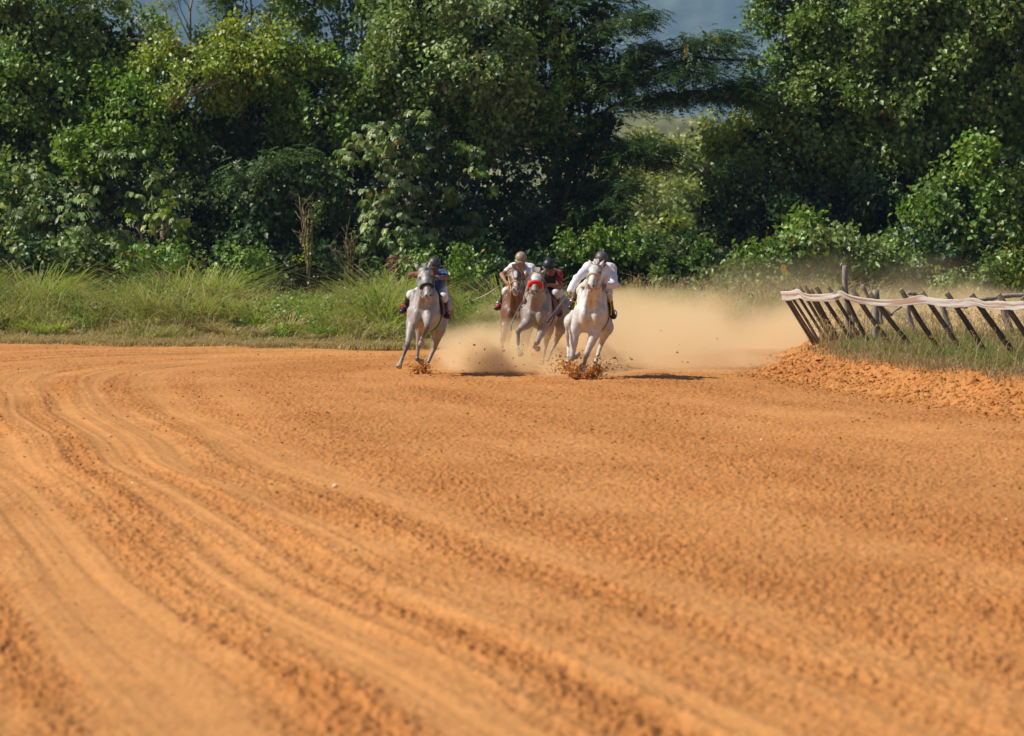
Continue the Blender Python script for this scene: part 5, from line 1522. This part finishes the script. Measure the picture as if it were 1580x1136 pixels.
whip([H4['L'] + np.array([.02, .0, .05]), P(871, 462, D4 + .10), P(858, 479.5, D4 - .05), P(844.5, 497.5, D4 - .2)], [.012, .013, .015, .022, .024, .020], [(.12, .09, .09), (.10, .08, .10), (.01, .012, .03)],
     'thick dark blue-black whip held by the rider in long white sleeves')
whip([H3['L'] + np.array([.01, .0, .05]), P(805, 468, D3 + .05), P(795, 486, D3 - .1), P(789.5, 500, D3 - .2), P(788.5, 510, D3 - .25)], [.010, .010, .009, .010, .011], [(.16, .14, .12), (.14, .15, .14), (.04, .20, .12)],
     'slim grey whip with a green tip held by the rider in the dark vest')
whip([H2['L'] + np.array([.03, .0, .02]), P(776, 439, D2 + .1), P(764, 446, D2 + .1), P(748, 456, D2 + .15), P(728, 464.5, D2 + .2)], [.009, .009, .008, .010, .012, .006], [(.12, .14, .15), (.14, .16, .17), (.42, .30, .18), (.36, .25, .13)],
     'thin green-grey whip with a tan flap held by the rider in the white T-shirt')

# ------------------------------------------------------------------ dirt thrown up, dust and haze
def spray(name, label_pts, n, r0, r1, spread, colr, seed):
    g = np.random.default_rng(seed)
    C = []; R = []
    for (px, py, Y, sx, sz, w) in label_pts:
        m = int(n * w)
        c = P(px, py, Y)
        q = c + g.normal(size=(m, 3)) * np.array([sx, .22, sz])
        C.append(q); R.append(r0 + (r1 - r0) * g.random(m) ** 3.5)
    C = np.concatenate(C); R = np.concatenate(R)
    k = C[:, 2] > -.03
    C, R = C[k], R[k]
    col = np.array([.50, .215, .065]) * g.uniform(.5, 1.15, (len(C), 1))
    V, F, cc = lumps(C, R, col)
    o = mk(name, V, [F], M_CLOD, col=cc)
    tag(o, kind='stuff')
def plumes(contacts, seed):
    """dirt kicked up by a hoof: streams of crumbs that leave the contact point, rise and break up"""
    g = np.random.default_rng(seed)
    C = []; R = []
    for (px, py, Y, reach, m, bias) in contacts:
        c = P(px, py, Y); c[2] = max(c[2], float(gz(c[0], Y)))
        for k in range(7):
            dx = g.normal() * .55 + bias; dz = g.uniform(.3, 1.3); dy = g.uniform(-.3, .9)
            dv = np.array([dx, dy, dz]); n = int(m / 13 * g.uniform(.4, 1.6))
            t = g.random(n) ** 1.15 * reach * g.uniform(.5, 1.35)
            w = .012 + t * .22
            q = c + dv * t[:, None] + g.normal(size=(n, 3)) * w[:, None]
            q[:, 2] -= 1.3 * t ** 2
            C.append(q); R.append((.0022 + .016 * g.random(n) ** 5) * (1.25 - t / reach * .5))
            nb = 3
            tb = g.random(nb) * reach; C.append(c + dv * tb[:, None] + g.normal(size=(nb, 3)) * .04); R.append(g.uniform(.010, .028, nb))
    C = np.concatenate(C); R = np.concatenate(R)
    k = C[:, 2] > -.02
    C, R = C[k], R[k]
    col = np.array([.52, .225, .062]) * g.uniform(.7, 1.25, (len(C), 1))
    V, F, cc = lumps(C, R, col)
    o = mk('flying_dirt', V, [F], M_CLOD, col=cc)
    tag(o, kind='stuff')
plumes([(897, 580, 59.5, .34, 3000, 0), (914, 581, 59.6, .36, 3200, .2), (905, 583, 59.3, .22, 2600, 0), (880, 578, 59.8, .40, 2600, -.3), (876, 570, 60.0, .25, 900, -.4), (890, 583, 59.4, .2, 1500, -.3), (921, 576, 59.9, .3, 900, .5)], 4)
plumes([(654, 573, 62.4, .26, 1500, -.4), (644, 576, 62.2, .25, 1200, -.5), (662, 577, 62.2, .16, 500, .3)], 5)
spray('flying_dirt', [(845, 545, 62, .5, .35, .3), (765, 520, 63, .5, .4, .2), (1000, 540, 61, .8, .3, .2), (740, 560, 62, .5, .2, .3)], 170, .006, .022, 1, 0, 6)

def dust(name, c, r, dens, col=(.93, .74, .50), scale=1.6, rough=.45, hz=1.0, thr=(.35, .75), top=1.0, aniso=0.0, edge=.55):
    """a closed shell filled with uneven dust that thins towards its edge and upwards"""
    c = np.asarray(c, float); r = np.asarray(r, float)
    v, f = ico()
    me = bpy.data.meshes.new(name)
    # box
    V = [[sx * r[0], sy * r[1], sz * r[2]] for sx in (-1, 1) for sy in (-1, 1) for sz in (-1, 1)]
    me.from_pydata(V, [], [[0, 1, 3, 2], [4, 6, 7, 5], [0, 4, 5, 1], [2, 3, 7, 6], [0, 2, 6, 4], [1, 5, 7, 3]])
    ob = bpy.data.objects.new(name, me); COL.objects.link(ob); ob.location = c
    m = bpy.data.materials.new(name); m.use_nodes = True; nt = m.node_tree
    nt.nodes.remove(nt.nodes['Principled BSDF'])
    out = nt.nodes['Material Output']
    pv = nt.nodes.new('ShaderNodeVolumePrincipled')
    pv.inputs['Color'].default_value = (*col, 1); pv.inputs['Anisotropy'].default_value = aniso
    tc = nt.nodes.new('ShaderNodeTexCoord')
    N = nt.nodes.new
    def math_(op, a, b=None, cl=False):
        n = N('ShaderNodeMath'); n.operation = op; n.use_clamp = cl
        for i, x in enumerate((a, b)):
            if x is None: continue
            if isinstance(x, (int, float)): n.inputs[i].default_value = x
            else: nt.links.new(x, n.inputs[i])
        return n.outputs[0]
    def mr(x, a, b, c_, d, kind='SMOOTHSTEP'):
        n = N('ShaderNodeMapRange'); n.interpolation_type = kind
        nt.links.new(x, n.inputs[0])
        for i, q in enumerate((a, b, c_, d)): n.inputs[1 + i].default_value = q
        return n.outputs[0]
    vs = N('ShaderNodeVectorMath'); vs.operation = 'MULTIPLY'; vs.inputs[1].default_value = tuple(1 / r)
    nt.links.new(tc.outputs['Object'], vs.inputs[0])
    ln = N('ShaderNodeVectorMath'); ln.operation = 'LENGTH'; nt.links.new(vs.outputs[0], ln.inputs[0])
    nz = N('ShaderNodeTexNoise'); nz.inputs['Scale'].default_value = scale; nz.inputs['Detail'].default_value = 4; nz.inputs['Roughness'].default_value = rough + .1
    mp = N('ShaderNodeMapping'); mp.inputs['Location'].default_value = tuple(c * .37); mp.inputs['Scale'].default_value = (1, .6, 1.3)
    nt.links.new(tc.outputs['Object'], mp.inputs['Vector']); nt.links.new(mp.outputs[0], nz.inputs['Vector'])
    # radius disturbed by the noise so the outline billows
    rad = math_('ADD', ln.outputs['Value'], mr(nz.outputs['Fac'], .3, .7, .32, -.32, 'LINEAR'))
    fall = mr(rad, edge, 1.0, 1, 0)
    hard = mr(ln.outputs['Value'], .85, 1.0, 1, 0)
    dn = mr(nz.outputs['Fac'], thr[0], thr[1], .25, 1.0, 'LINEAR')
    sz = N('ShaderNodeSeparateXYZ'); nt.links.new(vs.outputs[0], sz.inputs[0])
    hh = mr(sz.outputs['Z'], -1, top, 1.0, hz, 'LINEAR')
    d = math_('MULTIPLY', math_('MULTIPLY', fall, hard), math_('MULTIPLY', dn, hh))
    d = math_('MULTIPLY', d, dens)
    nt.links.new(d, pv.inputs['Density'])
    nt.links.new(pv.outputs[0], out.inputs['Volume'])
    me.materials.append(m)
    tag(ob, kind='stuff')
    return ob
def dpx(name, x0, x1, ytop, ybot, Y, dy, dens, **k):
    """dust box spanning image columns x0..x1 and rows ytop..ybot at depth Y"""
    a = P(x0, ytop, Y); b = P(x1, ybot, Y)
    c = (a + b) / 2; r = np.abs(b - a) / 2; r[1] = dy
    return dpx_(name, c, r, dens, **k)
dpx_ = dust
TAN = (1.0, .84, .54)
dpx('dust', 640, 1400, 432, 620, 78, 5.5, 1.6, col=TAN, scale=.55, hz=.12)
dpx('dust', 850, 1225, 450, 640, 67, 3.6, 1.5, col=TAN, scale=.7, hz=.12)
dpx('dust', 640, 930, 484, 640, 65.4, 3.4, 2.6, col=TAN, scale=1.2, hz=.1)
dpx('dust', 695, 825, 512, 612, 63.4, 1.2, 1.5, col=(.995, .74, .40), scale=1.8, hz=.3)
dpx('dust', 1150, 1750, 425, 560, 82, 3.0, .9, col=TAN, scale=.5, hz=.1)
dpx('dust', 940, 1700, 380, 520, 87.5, 2.4, .25, col=TAN, scale=.5, hz=.1)
dpx('dust', 820, 985, 525, 625, 60.9, 1.1, 1.1, col=(.99, .78, .46), scale=2.4, hz=.2)

dpx('dust', 690, 1200, 535, 625, 62.6, 2.0, 1.0, col=(1.0, .78, .44), scale=1.3, hz=.15)
def haze():
    x, y0, y1, z0, z1 = 3400, -60, 5400, -1.5, 640
    V = [[sx, sy, sz] for sx in (-x, x) for sy in (y0, y1) for sz in (z0, z1)]
    me = bpy.data.meshes.new('haze')
    me.from_pydata(V, [], [[0, 1, 3, 2], [4, 6, 7, 5], [0, 4, 5, 1], [2, 3, 7, 6], [0, 2, 6, 4], [1, 5, 7, 3]])
    ob = bpy.data.objects.new('haze', me); COL.objects.link(ob)
    m = bpy.data.materials.new('haze'); m.use_nodes = True; nt = m.node_tree
    nt.nodes.remove(nt.nodes['Principled BSDF'])
    pv = nt.nodes.new('ShaderNodeVolumePrincipled')
    pv.inputs['Color'].default_value = (.34, .58, 1.0, 1)
    pv.inputs['Density'].default_value = .00011
    nt.links.new(pv.outputs[0], nt.nodes['Material Output'].inputs['Volume'])
    me.materials.append(m)
    tag(ob, kind='stuff')
haze()
